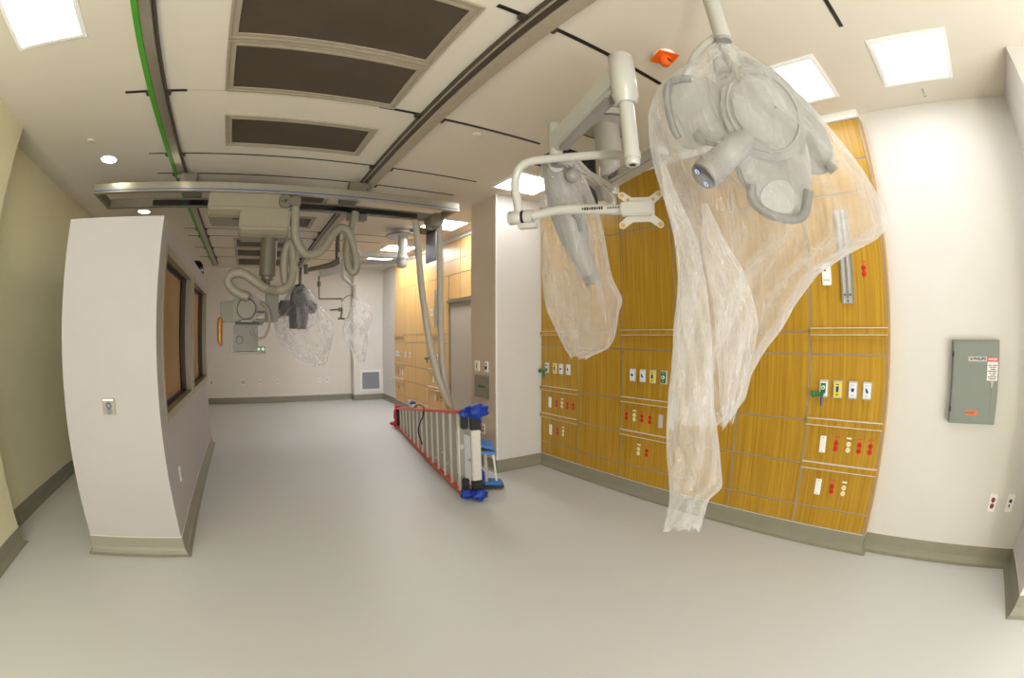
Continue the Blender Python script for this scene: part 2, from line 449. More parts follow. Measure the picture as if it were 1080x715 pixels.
# ------------------------------------------------------------------ cove base
def cove(name, pts, side, cap=True, m='cove_base'):
    """base along pts; side = +1 when the room lies to the left of the path"""
    prof = [(0.0, BH), (.006, BH), (.007, .055), (.012, .03), (.024, .012), (.05, .002), (0.0, .002)]
    P = [Vector((p[0], p[1], 0)) for p in pts]; n = len(P); rings = []
    for i in range(n):
        d0 = (P[i]-P[i-1]).normalized() if i else None
        d1 = (P[i+1]-P[i]).normalized() if i < n-1 else None
        n0 = Vector((-d0.y, d0.x, 0))*side if d0 else None; n1 = Vector((-d1.y, d1.x, 0))*side if d1 else None
        if n0 is None: nn = n1
        elif n1 is None: nn = n0
        else:
            nn = (n0+n1); nn = nn/max(nn.dot(n0), .2)
        rings.append([P[i]+nn*r+Vector((0, 0, z)) for r, z in prof])
    k = len(prof); b = MB(); vs = [v for r in rings for v in r]
    fs = [[i*k+j, i*k+(j+1) % k, (i+1)*k+(j+1) % k, (i+1)*k+j] for i in range(n-1) for j in range(k)]
    b.add(vs, fs)
    b.add(rings[0], [list(range(k))]); b.add(rings[-1], [list(range(k))])
    o = struct(b.build(name, m))
    if cap:
        b = MB(); c = [[v for v in (r[0]+Vector((0, 0, .0)), r[1]+(r[1]-r[0])*.3, r[1]+(r[1]-r[0])*.3+Vector((0, 0, .004)), r[0]+Vector((0, 0, .004)))] for r in rings]
        b.add([v for r in c for v in r], [[i*4+j, i*4+(j+1) % 4, (i+1)*4+(j+1) % 4, (i+1)*4+j] for i in range(n-1) for j in range(4)])
        q = b.build('base_cap', 'base_cap', o)
    return o
cove('baseboard_right', [(XB, YBK), (XB, YB), (XR, YB), (XR, .350), (XW+.006, .350), (XW+.006, YC0), (XCOL, YC0), (XCOL, YC1), (XW, YC1), (XW, 5.30)], 1)
cove('baseboard_right_far', [(XW+.006, 6.36), (XW+.006, 8.93), (XR, 8.93), (XR, YF2), (XJ, YF2), (XJ, YF), (XL, YF)], 1)
cove('baseboard_left', [(XL, YF), (XL, YLC), (XLN, YLC), (XLN, YBK)], 1)
cove('baseboard_booth', [(PX0, PY1), (PX0, PY0), (PX1, PY0), (PX1, PY1), (PX0, PY1)], -1)

# ------------------------------------------------------------------ oak wall panelling
ZS = [BH+.004, .279, .584, .888, 1.339, 1.489, 2.405, 2.63, 2.935]
def panelling(name, label, edges, eq, m, gap=.0078, door=False):
    """edges: bay borders along y (large to small); eq: bays that carry equipment rails"""
    y1, y0 = edges[0], edges[-1]
    root = thing(name, label, 'wall panelling', (XR, (y0+y1)/2, 0))
    b = MB(); b.box(XW+.006, XR, 6.31 if door else y0, y1, BH, ZS[-1]+.004)
    if door: b.box(XW+.006, XR, y0, 6.31, 2.02, ZS[-1]+.004)
    b.build('backing_board', ['seam_metal'], root)
    if not door: b = MB(); b.box(XW-.002, XR-.002, y0-.007, y0+.004, BH, ZS[-1]); b.build('edge_strip', 'wood_core', root)
    b = MB(); b.box(XW-.012, XR, y0-.002, y1, ZS[-1]+.004, H-.001); b.build('top_valance', 'plate_white', root)
    for i in range(len(edges)-1):
        for j in range(len(ZS)-1):
            a, c = edges[i], edges[i+1]; zlo, zhi = ZS[j], ZS[j+1]
            if door and c < 6.3:
                if zhi < 2.02:
                    if a < 6.3: continue
                    c = 6.31
                elif zlo < 2.02:
                    b = MB(); b.box(XW, XW+.006, c+gap, min(a, 6.30)-gap, 2.03, zhi-gap*.7); b.build('oak_panel', m, root)
                    if a < 6.4: continue
                    c = 6.31
            if i == len(edges)-2 and not door: c += .010
            b = MB(); b.box(XW, XW+.006, c+gap, a-gap, zlo+gap*.7, zhi-gap*.7)
            b.build('oak_panel', m, root)
    for i in eq:
        a, c = edges[i], edges[i+1]
        for z in (.584, .888, 1.489):
            b = MB(); b.box(XW-.020, XW, c+.004, a-.004, z-.022, z+.022, bev=.003)
            r = b.build('equipment_rail', m, root)
            b = MB(); b.box(XW-.026, XW-.001, c+.004, a-.004, z+.020, z+.025); b.box(XW-.026, XW-.001, c+.004, a-.004, z-.024, z-.020); b.build('rail_edging', 'base_cap', r)
    return root
E1 = [3.962, 3.348, 2.748, 2.162, 1.547, .953, .352]
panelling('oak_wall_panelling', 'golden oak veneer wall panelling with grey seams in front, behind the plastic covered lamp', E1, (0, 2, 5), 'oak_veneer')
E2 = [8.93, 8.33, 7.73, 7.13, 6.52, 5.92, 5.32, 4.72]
panelling('oak_wall_panelling', 'oak veneer wall panelling, paled as if brightly lit, beyond the column, beside the far door', E2, (0, 3), 'oak_veneer_far_lit', door=True)

# door beyond the column
dr = bpy.data.objects.new('door_1', None); COL.objects.link(dr); dr.location = (XW, 5.82, 0); struct(dr)
b = MB(); b.box(XW-.004, XW+.01, 5.34, 6.24, .005, 1.96); b.build('door_leaf', 'door_paint', dr)
b = MB(); b.box(XW-.05, XW+.01, 5.28, 6.30, 1.965, 2.01, bev=.004); b.box(XW-.012, XW+.01, 6.245, 6.275, 0, 1.965); b.build('door_track', 'aluminium', dr)
b = MB(); b.tube([(XW-.004, 5.42, .95), (XW-.04, 5.42, .95), (XW-.04, 5.42, 1.15), (XW-.004, 5.42, 1.15)], .008); b.build('door_handle', 'aluminium', dr)

# ------------------------------------------------------------------ ceiling: slots, vents, rails, lights
slot_n = [1]
def slot(x0, x1, y, w=.022):
    slot_n[0] += 1
    b = MB(); b.box(x0, x1, y-w/2, y+w/2, H-.004, H+.001); return struct(b.build('trim_%d' % slot_n[0], 'black'))
for y, spans in [(.145, [(-1.12, 2.07)]), (1.39, [(-1.12, -.92), (.86, 1.02), (1.18, 2.03)]), (2.645, [(-1.12, -.92), (-.79, -.64), (.72, 1.02), (1.20, 2.05)]),
                 (3.735, [(-1.12, 2.09)]), (4.245, [(-1.12, 2.09)]), (5.35, [(-1.12, 2.09)]), (6.555, [(-1.13, 2.13)]), (7.05, [(-1.13, 2.13)]), (7.98, [(-1.13, 2.13)]), (8.93, [(-1.13, 2.13)])]:
    for s_ in spans: slot(s_[0], s_[1], y, .026 if y < 3 else .018)
slot_n[0] += 1
b = MB(); b.box(-.64, -.36, 2.643, 2.647, H-.001, H+.001); struct(b.build('trim_%d' % slot_n[0], 'seam_metal'))

def vent(y0, y1, label, div=False, x0=-.36, x1=.82):
    r = thing('ceiling_vent', label, 'ceiling vent', ((x0+x1)/2, (y0+y1)/2, H), 'perforated ceiling vents')
    b = MB(); t = .05; z0 = H-.012
    def ring(a, z0):
        b.box(x0+a, x0+a+.018, y0+a, y1-a, z0, H); b.box(x1-a-.018, x1-a, y0+a, y1-a, z0, H)
        b.box(x0+a+.018, x1-a-.018, y0+a, y0+a+.018, z0, H); b.box(x0+a+.018, x1-a-.018, y1-a-.018, y1-a, z0, H)
    ring(0, H-.014); ring(.018, H-.008); ring(.036, H-.013)
    b.build('frame', 'rail_metal', r)
    b = MB(); b.box(x0+.05, x1-.05, y0+.05, y1-.05, H-.006, H-.001); b.build('perforated_panel', 'perforated_vent', r)
vent(1.43, 2.045, 'dark perforated ceiling vent, nearest of the row between the rails')
vent(2.055, 2.63, 'dark perforated ceiling vent joined to the far side of the nearest vent')
vent(2.98, 3.53, 'dark perforated ceiling vent standing alone in front of the ceiling bridge')
vent(4.72, 5.22, 'dark perforated ceiling vent seen through the frame of the ceiling bridge')
vent(5.72, 6.30, 'dark perforated ceiling vent just behind the hoses of the tube crane')
vent(7.18, 7.88, 'dark far ceiling vent, nearest of the three behind the crane column')
vent(8.08, 8.80, 'dark far ceiling vent, middle of the three behind the crane column')
vent(9.02, 9.90, 'dark far ceiling vent, closest to the far wall')

def ceil_light(x0, y0, label, m='diffuser', w=.56):
    r = thing('ceiling_light', label, 'ceiling light', (x0+w/2, y0+w/2, H), 'square recessed ceiling lights')
    b = MB(); t = .035
    for a, z in ((0, H-.006), (.012, H-.010)):
        q = t-a
        b.box(x0+a, x0+t, y0+a, y0+w-a, z, H); b.box(x0+w-t, x0+w-a, y0+a, y0+w-a, z, H)
        b.box(x0+t, x0+w-t, y0+a, y0+t, z, H); b.box(x0+t, x0+w-t, y0+w-t, y0+w-a, z, H)
    b.build('frame', 'plate_white', r)
    b = MB(); b.box(x0+t, x0+w-t, y0+t, y0+w-t, H-.005, H-.0015); b.build('diffuser', m, r)
ceil_light(-1.82, 1.40, 'square white ceiling light left of the green taped rail')
ceil_light(2.25, -.51, 'square white ceiling light above the grey electrical panel')
ceil_light(2.25, .41, 'square white ceiling light partly hidden behind the plastic covered lamp')
ceil_light(2.28, 3.24, 'square white ceiling light in front of the column, behind the monitor arm')
ceil_light(2.28, 5.21, 'square white ceiling light above the hanging hose beyond the column', 'diffuser_far')
ceil_light(2.28, 7.11, 'square white ceiling light beyond the far ceiling boom', 'diffuser_far')
ceil_light(2.28, 8.05, 'farthest square white ceiling light near the far wall', 'diffuser_far')
ceil_light(-1.82, -1.6, 'added unseen square ceiling light behind the camera on the left')  # extra fixture added out of view to help light the room
ceil_light(1.2, -2.2, 'added unseen square ceiling light behind the camera on the right')  # second added fixture, also out of view, for more bounce light
def downlight(x, y, r_, label, m='diffuser_corridor'):
    r = thing('downlight', label, 'downlight', (x, y, H), 'round recessed downlights')
    b = MB(); b.lathe((x, y, H), [(r_*.98, -.001), (r_*.98, -.006), (r_*1.12, -.004), (r_*1.14, 0)], 28); b.build('trim_ring', 'plate_white', r)
    b = MB(); b.lathe((x, y, H), [(.0001, -.004), (r_, -.004), (r_, -.001)], 28); b.build('lens', m, r)
downlight(-1.58, 3.83, .085, 'round downlight above the corridor, left of the ceiling bridge')
downlight(-1.59, 5.63, .085, 'round downlight over the booth top, below the bridge frame')
downlight(2.31, 9.25, .06, 'small round downlight near the far wall')

# longitudinal rails
def rail(x0, x1, label, tape):
    r = thing('ceiling_rail', label, 'ceiling rail', ((x0+x1)/2, 4, H), 'ceiling rails')
    y0, y1 = -2.0, 9.7; zb = 2.955
    b = MB(); w = x1-x0
    b.box(x0, x1, y0, y1, zb+.018, H); b.box(x0+.0, x0+w*.62, y0, y1, zb+.004, zb+.018); b.box(x0, x0+.010, y0, y1, zb, zb+.004); b.box(x0+w*.62-.012, x0+w*.62, y0, y1, zb, zb+.004)
    b.box(x0+w*.70, x1, y0, y1, zb+.004, zb+.018)
    b.build('rail', 'rail_metal', r)
    if tape:
        b = MB(); b.box(x0-.004, x0+.036, y0, y1, zb-.003, zb); b.build('green_strip', 'green_tape', r)
        b = MB(); b.box(x0+.04, x1, y0, y1, zb-.001, zb+.003); b.build('bottom_face', 'aluminium', r)
        b = MB(); b.box(x1, x1+.012, y0, y1, zb+.01, H-.004); b.build('dark_side', 'dark_metal', r)
    else:
        b = MB(); b.box(x0+.052, x1, y0, y1, zb-.002, zb+.003); b.build('bottom_face', 'rail_metal', r)
        b = MB(); b.box(x0-.001, x0+.05, y0, y1, zb+.001, zb+.003); b.box(x0-.006, x0, y0, y1, zb+.01, H-.004); b.build('dark_channel', 'dark_metal', r)
    for y in (.145, 1.39, 2.645, 3.735, 4.245, 5.35, 6.555, 7.05, 7.98, 8.93):
        b = MB()
        b.box(x1+.002, x1+.04, y-.022, y+.022, H-.03, H-.004, bev=.004); b.box(x0-.04, x0-.007, y-.022, y+.022, H-.03, H-.004, bev=.004)
        b.build('clamp', 'dark_metal', r)
rail(-.905, -.795, 'long ceiling rail with a bright green edge strip, left of the vents', True)
rail(1.02, 1.165, 'long brown grey metal ceiling rail, right of the vents', False)

# small ceiling items
r = thing('sprinkler_cover', 'orange square protective cap on the ceiling beside the covered lamp', 'sprinkler cover', (1.79, 1.165, H))
b = MB(); b.cyl((1.79, 1.165, H), (1.79, 1.165, H-.02), .062, .055); b.build('ceiling_rose', 'plate_white', r)
b = MB(); n = 14
pl = [(.088*math.cos(a), .088*math.sin(a)) for a in (.35, .35+PI/2, .35+PI, .35+1.5*PI)]
b.prism(pl, (1.79, 1.165, H-.026), (1, 0, 0), (0, 1, 0), (0, 0, 1), .005); b.lathe((1.79, 1.165, H-.026), [(.034, 0), (.030, -.035), (.024, -.048), (.0001, -.050)], 20)
b.build('orange_cap', 'cap_orange', r)
b = MB(); b.box(1.765, 1.8, 1.128, 1.131, H-.055, H-.05); b.box(1.765, 1.8, 1.126, 1.129, H-.068, H-.064); b.build('print', 'label_dark', r)
r = thing('sprinkler', 'tiny silver sprinkler head on the ceiling near the right wall', 'sprinkler', (2.92, -.24, H))
b = MB(); b.cyl((2.92, -.24, H), (2.92, -.24, H-.05), .006); b.lathe((2.92, -.24, H-.05), [(.016, 0), (.016, -.004), (.0001, -.005)], 14); b.build('head', 'aluminium', r)
for (x, y, l) in ((-1.645, 3.387, 'small white disc on the ceiling near the left downlight'), (1.542, 2.768, 'small white disc on the ceiling right of the long brown rail')):
    b = MB(); b.lathe((x, y, H), [(.04, 0), (.04, -.006), (.03, -.01), (.0001, -.011)], 20); tag(b.build('ceiling_disc', 'ceiling_paint'), l, 'ceiling disc')

# hatch openings with doors hanging down
def hatch(x0, x1, y0, y1, label, px):
    r = thing('ceiling_hatch', label, 'ceiling hatch', (x0, y0, H))
    b = MB(); b.box(x0, x1, y0, y1, H-.003, H+.001); b.build('opening', 'black', r)
    b = MB(); b.box(px, px+.018, y0, y1, H-.455, H-.003, bev=.003); d = b.build('hatch_door', 'hatch_slate', r)
    b = MB()
    for z in (H-.1, H-.4): b.cyl((px-.006, y0+.05, z), (px, y0+.05, z), .008)
    b.build('latch', 'aluminium', d)
hatch(2.25, 2.60, 5.81, 6.18, 'open ceiling hatch with its dark door hanging down, behind the hose', 2.59)
hatch(2.22, 2.60, 2.58, 3.05, 'open ceiling hatch with a dark slate door, behind the bagged arm', 2.59)

# ------------------------------------------------------------------ ceiling bridge across the rails
BZ0, BZ1 = 2.775, 2.862; BX0, BX1 = -1.80, 2.085; BY0, BY1 = 4.09, 4.66
r = thing('ceiling_bridge', 'long cream metal bridge frame hung crosswise under the two ceiling rails', 'ceiling bridge', ((BX0+BX1)/2, BY0, BZ1))
def beam(name, ya, yb):
    b = MB(); b.box(BX0, BX1, ya, yb, BZ0+.012, BZ1, bev=.004); b.box(BX0, BX1, ya-.006 if name == 'front_beam' else ya, yb, BZ0-.004, BZ0+.010)
    o = b.build(name, 'aluminium' if name == 'front_beam' else 'equip_cream', r); return o
fb = beam('front_beam', BY0, BY0+.055)
b = MB(); b.box(BX0+.02, BX1-.02, BY0-.003, BY0+.002, BZ0+.014, BZ0+.022); b.build('blue_stripe', 'blue_line', fb)
beam('rear_beam', BY1-.055, BY1)
for x in (BX0, BX1-.05):
    b = MB(); b.box(x, x+.05, BY0+.055, BY1-.055, BZ0, BZ1-.012, bev=.004); b.build('end_beam', 'equip_cream', r)
b = MB(); b.box(-1.20, 1.80, BY1-.09, BY1-.058, BZ0+.0, BZ0+.055); b.build('cable_track', 'black_gloss', r)
for x in (-.85, 1.09):
    for y in (BY0+.0, BY1-.13):
        b = MB(); b.box(x+.02 if x < 0 else x-.20, x+.20 if x < 0 else x-.02, y+.01, y+.12, BZ1, 2.952, bev=.006); b.cyl((x, y+.03, 2.925), (x, y+.10, 2.925), .022)
        b.build('carriage', 'equip_cream', r)
b = MB(); b.cyl((1.98, BY1-.24, BZ0-.03), (1.98, BY1-.05, BZ0-.03), .085, seg=28, rim=.01); b.build('pulley_housing', 'equip_cream', r)
b = MB(); b.cyl((1.10, BY1-.03, BZ0-.10), (1.10, BY1-.03, BZ0), .012); b.box(1.0, 1.22, BY1-.07, BY1+.01, BZ0-.075, BZ0-.005, bev=.006); b.build('hose_hanger', 'equip_cream', r)

# hose loop from the right end of the bridge down to the ladder
h1 = [at(438, 233, y=4.42), at(441, 262, y=4.4), at(445.5, 310, y=4.35), at(454, 365, y=4.3), at(463, 400, y=4.25), at(471, 421, y=4.2)]
h2 = [at(463.5, 238, y=4.5), at(463.8, 280, y=4.47), at(464.6, 330, y=4.42), at(466.5, 380, y=4.35), at(470, 408, y=4.3)]
b = MB(); b.tube(h1+[at(476, 433, y=4.16)], .036, 14, sub=6); b.tube(h2+[at(476, 433, y=4.2)], .034, 14, sub=6)
tag(b.build('supply_hose', 'hose_light'), 'pale grey hose hanging in a long loop from the bridge end to behind the ladder', 'hose')

# ------------------------------------------------------------------ X-ray tube crane
r = thing('tube_crane', 'cream ceiling crane with telescopic column, hoses and tube head near the booth', 'ceiling crane', (.16, 4.4, BZ0))
def hull(m, name, x0, x1, y0, y1, z0, z1, ch, bev=.012, parent=None):
    """housing with chamfered lower edges"""
    b = MB()
    poly = [(y0, z1), (y0, z0+ch), (y0+ch*1.3, z0), (y1, z0), (y1, z1)]
    bm = bmesh.new(); va = [bm.verts.new((x0, y, z)) for y, z in poly]; vb = [bm.verts.new((x1, y, z)) for y, z in poly]
    bm.faces.new(va); bm.faces.new(vb[::-1]); k = len(poly)
    for i in range(k): bm.faces.new([va[i], va[(i+1) % k], vb[(i+1) % k], vb[i]])
    bmesh.ops.bevel(bm, geom=bm.edges[:], offset=bev, segments=3, affect='EDGES'); bm.verts.index_update()
    b.add([v.co.copy() for v in bm.verts], [[v.index for v in f.verts] for f in bm.faces]); bm.free()
    return b.build(name, m, parent)
hull('housing_cream', 'upper_housing', -.50, .325, 4.12, 4.60, 2.56, 2.79, .065, bev=.02, parent=r)
hull('housing_cream', 'lower_housing', -.165, .335, 4.125, 4.50, 2.385, 2.64, .06, bev=.02, parent=r)
b = MB(); b.cyl((.27, 4.122, 2.705), (.27, 4.095, 2.705), .068, seg=30, rim=.006); o = b.build('round_cap', 'equip_cream', r)
b = MB(); b.box(.22, .285, 4.088, 4.096, 2.698, 2.705); b.cyl((.27, 4.096, 2.705), (.27, 4.086, 2.705), .016); b.build('crank', 'dark_metal', o)
b = MB(); b.box(-.24, -.165, 4.2, 4.215, 2.54, 2.55); b.build('stop_pin', 'black', r)
CXc, CYc = .155, 4.31
b = MB(); b.cyl((CXc, CYc, 2.39), (CXc, CYc, 2.03), .083, seg=28); b.build('telescopic_column', 'equip_shade', r)
b = MB(); b.cyl((CXc, CYc, 2.03), (CXc, CYc, 1.99), .062, seg=28, rim=.004); b.cyl((CXc, CYc, 1.99), (CXc, CYc, 1.90), .035, seg=20); b.build('collar', 'equip_cream', r)
b = MB(); b.box(CXc-.01, CXc+.12, CYc-.06, CYc+.06, 1.60, 1.875, bev=.008); b.build('column_bracket', 'equip_shade', r)
b = MB(); b.box(CXc-.005, CXc+.075, CYc-.07, CYc-.02, 1.86, 1.92, bev=.006); b.cyl((CXc+.03, CYc-.09, 1.90), (CXc+.03, CYc-.06, 1.90), .022); b.build('swivel_clamp', 'equip_cream', r)
# tube head
b = MB(); b.box(-.30, -.10, CYc-.08, CYc+.1, 1.60, 1.79, bev=.01); b.build('tube_end_box', 'equip_shade', r)
b = MB()
bm_poly = [(-.17, 1.62), (-.17, 1.80), (-.10, 1.875), (-.06, 1.885), (.0, 1.86), (.12, 1.79), (.16, 1.77), (.16, 1.70), (.09, 1.66), (.06, 1.62)]
b.prism([(x, z) for x, z in bm_poly], (0, CYc-.10, 0), (1, 0, 0), (0, 0, 1), (0, 1, 0), .15); b.build('tube_yoke', 'equip_cream', r)
b = MB(); b.cyl((-.04, CYc-.15, 1.715), (-.04, CYc-.08, 1.715), .094, seg=36, rim=.008); b.build('tube_cap', 'equip_cream', r)
b = MB(); b.box(-.15, .09, CYc-.11, CYc+.09, 1.575, 1.60); b.box(.06, .14, CYc-.12, CYc-.09, 1.68, 1.695); b.build('dark_joint', 'black', r)
b = MB(); b.box(-.165, .075, CYc-.13, CYc+.09, 1.35, 1.575, bev=.008); o = b.build('collimator', 'equip_shade', r)
b = MB(); b.cyl((-.105, CYc-.145, 1.44), (-.105, CYc-.13, 1.44), .034, seg=24, rim=.004); b.build('knob', 'lamp_dark', o)
b = MB(); b.cyl((-.04, CYc-.134, 1.55), (-.04, CYc-.13, 1.55), .006); b.build('screw', 'dark_metal', o)
b = MB(); b.box(-.195, .15, CYc-.16, CYc+.05, 1.315, 1.335, bev=.004); b.box(-.195, -.165, CYc-.16, CYc-.12, 1.335, 1.375); b.build('collimator_tray', 'equip_cream', r)
b = MB(); b.box(.06, .145, CYc-.165, CYc-.13, 1.335, 1.38, bev=.004); o = b.build('control_box', 'gas_green', r)
b = MB(); b.cyl((.08, CYc-.172, 1.357), (.08, CYc-.165, 1.357), .012); b.cyl((.122, CYc-.172, 1.357), (.122, CYc-.165, 1.357), .014); b.build('button', 'plate_white', o)
b = MB(); b.tube([(-.297, CYc-.09, 1.63), (-.30, CYc-.10, 1.60), (-.30, CYc-.10, 1.45), (-.29, CYc-.10, 1.385)], [.02, .026, .026, .012], 14, sub=4); b.build('hand_grip', 'copper', r)
b = MB(); b.tube([(.10, CYc-.11, 1.77), (.16, CYc-.15, 1.72), (.185, CYc-.16, 1.60), (.15, CYc-.17, 1.48), (.08, CYc-.17, 1.45), (.03, CYc-.15, 1.475), (.01, CYc-.14, 1.53)], .013, 10, sub=6); b.build('thin_cable', 'hose_grey', r)
b = MB(); b.box(.02, .13, CYc-.07, CYc, 1.57, 1.63, bev=.01); b.cyl((.05, CYc-.1, 1.61), (.14, CYc-.1, 1.61), .018); b.build('arm_link', 'equip_cream', r)
# thick cable hoses
Y0 = 4.12
hA = [(312, 209), (311.5, 228), (311, 245), (314, 257), (322, 267.5), (332, 268), (342, 261), (350, 249), (358, 241), (365, 242), (371, 252), (375, 268), (376, 280), (373, 287), (368, 281), (366, 268), (368, 250), (372, 236), (375, 224)]
b = MB(); b.tube([at(u, v, y=Y0+(.15 if i > 9 else 0)+(.10*(i-9)/9 if i > 9 else .015*i)) for i, (u, v) in enumerate(hA)], .042, 14, sub=5); b.build('upper_hose', 'hose_grey', r)
b = MB(); p = at(312, 209, y=Y0); b.box(p.x-.05, p.x+.05, Y0-.05, Y0+.06, 2.66, 2.75, bev=.01); b.build('hose_coupling', 'equip_cream', r)
hB = [(262, 313), (254, 310.5), (246, 306), (240.5, 298), (242.5, 291), (251, 287.5), (261, 291), (272, 299), (280, 304), (290, 306), (300, 305), (307, 297), (309.5, 280), (308.5, 262), (305.5, 256), (301, 266), (299.5, 285), (302, 300)]
b = MB(); b.tube([at(u, v, y=Y0+(.01*i if i > 8 else 0)-(.02 if i < 8 else 0)) for i, (u, v) in enumerate(hB)], .043, 14, sub=5); b.build('lower_hose', 'hose_grey', r)

# ------------------------------------------------------------------ wall plates and sockets (local frame: wall at y=0, seen from -y)
GZ = Vector((0, 0, 0))
PROTO = {}
def proto(kind):
    if kind in PROTO: return None
    nm, cat = {'red': ('power_socket', 'power socket'), 'ivory': ('power_socket', 'power socket'), 'blank': ('cover_plate', 'cover plate'), 'blankgrey': ('cover_plate', 'cover plate'),
               'gasO': ('gas_outlet', 'gas outlet'), 'gasY': ('gas_outlet', 'gas outlet'), 'gasW': ('gas_outlet', 'gas outlet'), 'gasV': ('gas_outlet', 'gas outlet'), 'gasG': ('gas_outlet', 'gas outlet'),
               'redplate': ('power_socket', 'power socket'), 'blueplate': ('data_socket', 'data socket'), 'quad': ('power_socket', 'power socket'), 'small': ('wall_plate', 'wall plate'),
               'switch': ('switch_plate', 'switch plate'), 'pair': ('switch_plate', 'switch plate'), 'knobplate': ('wall_plate', 'wall plate'), 'steel': ('wall_plate', 'wall plate')}[kind]
    r = thing(nm, '', cat, (0, 0, 0))
    def P(name, m, f, parent=r):
        b = MB(); f(b); return b.build(name, m, parent)
    disc = lambda b, x, z, rr, y0=0., y1=-.006: b.cyl((x, y0, z), (x, y1, z), rr, seg=18)
    if kind in ('red', 'ivory'):
        m = 'socket_red' if kind == 'red' else 'socket_ivory'
        for z in (.018, -.022): 
            o = P('receptacle', m, lambda b: b.cyl((0, 0, z), (0, -.006, z), .0185, seg=18, rim=.002))
            P('slots', 'label_dark' if kind == 'red' else 'aluminium', lambda b: (b.box(-.007, -.004, -.0066, -.0055, z-.005, z+.006), b.box(.004, .007, -.0066, -.0055, z-.005, z+.006)), o)
        P('name_strip', 'label_red' if kind == 'red' else 'plate_white', lambda b: b.box(-.019, .019, -.002, 0, .052, .063))
    elif kind in ('blank', 'blankgrey'):
        P('plate', 'plate_white' if kind == 'blank' else 'plate_grey', lambda b: b.box(-.024, .024, -.006, 0, -.058, .058, bev=.003))
        P('screw', 'aluminium', lambda b: (disc(b, 0, .045, .004, -.005, -.0075), disc(b, 0, -.045, .004, -.005, -.0075)))
    elif kind.startswith('gas'):
        face = {'O': 'plate_white', 'Y': 'gas_yellow', 'W': 'gas_white', 'V': 'gas_white', 'G': 'gas_green'}[kind[3]]
        P('plate', 'plate_grey', lambda b: b.box(-.034, .034, -.014, 0, -.058, .058, bev=.004))
        P('coloured_face', face, lambda b: b.box(-.028, .028, -.018, -.013, -.048, .046, bev=.002))
        if kind == 'gasO':
            P('green_face', 'gas_green', lambda b: b.box(-.019, .019, -.021, -.018, -.03, .036))
            P('port', 'plate_white', lambda b: disc(b, 0, .008, .014, -.02, -.03))
            P('port_centre', 'black', lambda b: disc(b, 0, .008, .006, -.03, -.034))
            o = P('flow_valve', 'gas_green', lambda b: (b.cyl((0, -.02, -.03), (0, -.06, -.035), .012), b.cyl((-.06, -.055, -.035), (.012, -.055, -.035), .012), b.cyl((-.075, -.055, -.035), (-.05, -.055, -.035), .022, seg=16, rim=.003)))
            P('hose_barb', 'icon_blue', lambda b: b.cyl((0, -.055, -.045), (0, -.055, -.11), .010, .007), o)
        elif kind == 'gasY':
            P('port', 'icon_blue', lambda b: b.box(-.010, .012, -.024, -.018, -.018, .02, bev=.002)); P('port_trim', 'plate_white', lambda b: b.box(-.016, -.010, -.023, -.018, -.018, .02))
        elif kind == 'gasW':
            P('port', 'icon_blue', lambda b: b.prism([(-.014, 0), (0, -.013), (.012, -.008), (.012, .010), (0, .014)], (0, -.018, 0), (1, 0, 0), (0, 0, 1), (0, -1, 0), .005))
        elif kind == 'gasV':
            P('port', 'icon_blue', lambda b: b.prism([(-.011, .012), (-.004, .018), (.012, -.008), (.008, -.018), (-.004, -.012)], (0, -.018, 0), (1, 0, 0), (0, 0, 1), (0, -1, 0), .005))
        else:
            P('port', 'plate_white', lambda b: disc(b, 0, 0, .016, -.018, -.023)); P('port_centre', 'icon_navy', lambda b: b.box(-.007, .007, -.026, -.022, -.007, .007))
        P('print', 'ink' if kind in ('gasY',) else 'plate_grey', lambda b: (b.box(-.012, .012, -.0185, -.0175, .030, .036), b.box(-.012, .012, -.0185, -.0175, -.038, -.032)))
    elif kind == 'redplate':
        P('plate', 'plate_white', lambda b: b.box(-.033, .033, -.008, 0, -.060, .060, bev=.004))
        for z in (.02, -.02):
            P('receptacle', 'socket_dark', lambda b: b.cyl((0, -.006, z), (0, -.011, z), .018, seg=18))
    elif kind == 'blueplate':
        P('plate', 'plate_white', lambda b: b.box(-.033, .033, -.008, 0, -.060, .060, bev=.004))
        P('port', 'icon_navy', lambda b: b.box(-.013, .013, -.012, -.007, .004, .026)); P('port', 'black', lambda b: b.box(-.010, .002, -.012, -.007, -.026, -.008))
    elif kind == 'quad':
        P('plate', 'plate_white', lambda b: b.box(-.056, .056, -.008, 0, -.060, .060, bev=.004))
        for x in (-.024, .024):
            for z in (.02, -.02): P('receptacle', 'socket_dark', lambda b: b.cyl((x, -.006, z), (x, -.011, z), .016, seg=16))
    elif kind == 'pair':
        P('plate', 'plate_white', lambda b: b.box(-.055, .055, -.010, 0, -.058, .058, bev=.004))
        for x in (-.028, 0, .028): P('toggle', 'socket_ivory' if x else 'lamp_dark', lambda b: b.box(x-.008, x+.008, -.014, -.009, -.03, .03, bev=.002))
    elif kind == 'knobplate':
        P('plate', 'plate_white', lambda b: b.box(-.035, .035, -.010, 0, -.058, .058, bev=.004))
        P('dial', 'icon_navy', lambda b: disc(b, 0, -.01, .02, -.009, -.018)); P('key', 'black', lambda b: disc(b, 0, .03, .009, -.009, -.014))
    elif kind == 'small':
        P('plate', 'plate_white', lambda b: b.box(-.035, .035, -.008, 0, -.057, .057, bev=.004)); P('insert', 'plate_grey', lambda b: b.box(-.014, .014, -.011, -.007, -.03, .03, bev=.002))
    elif kind == 'steel':
        P('plate', 'steel_dark', lambda b: b.box(-.053, .053, -.008, 0, -.053, .053, bev=.003))
        P('top_lip', 'plate_white', lambda b: b.box(-.046, .040, -.011, -.007, .036, .049))
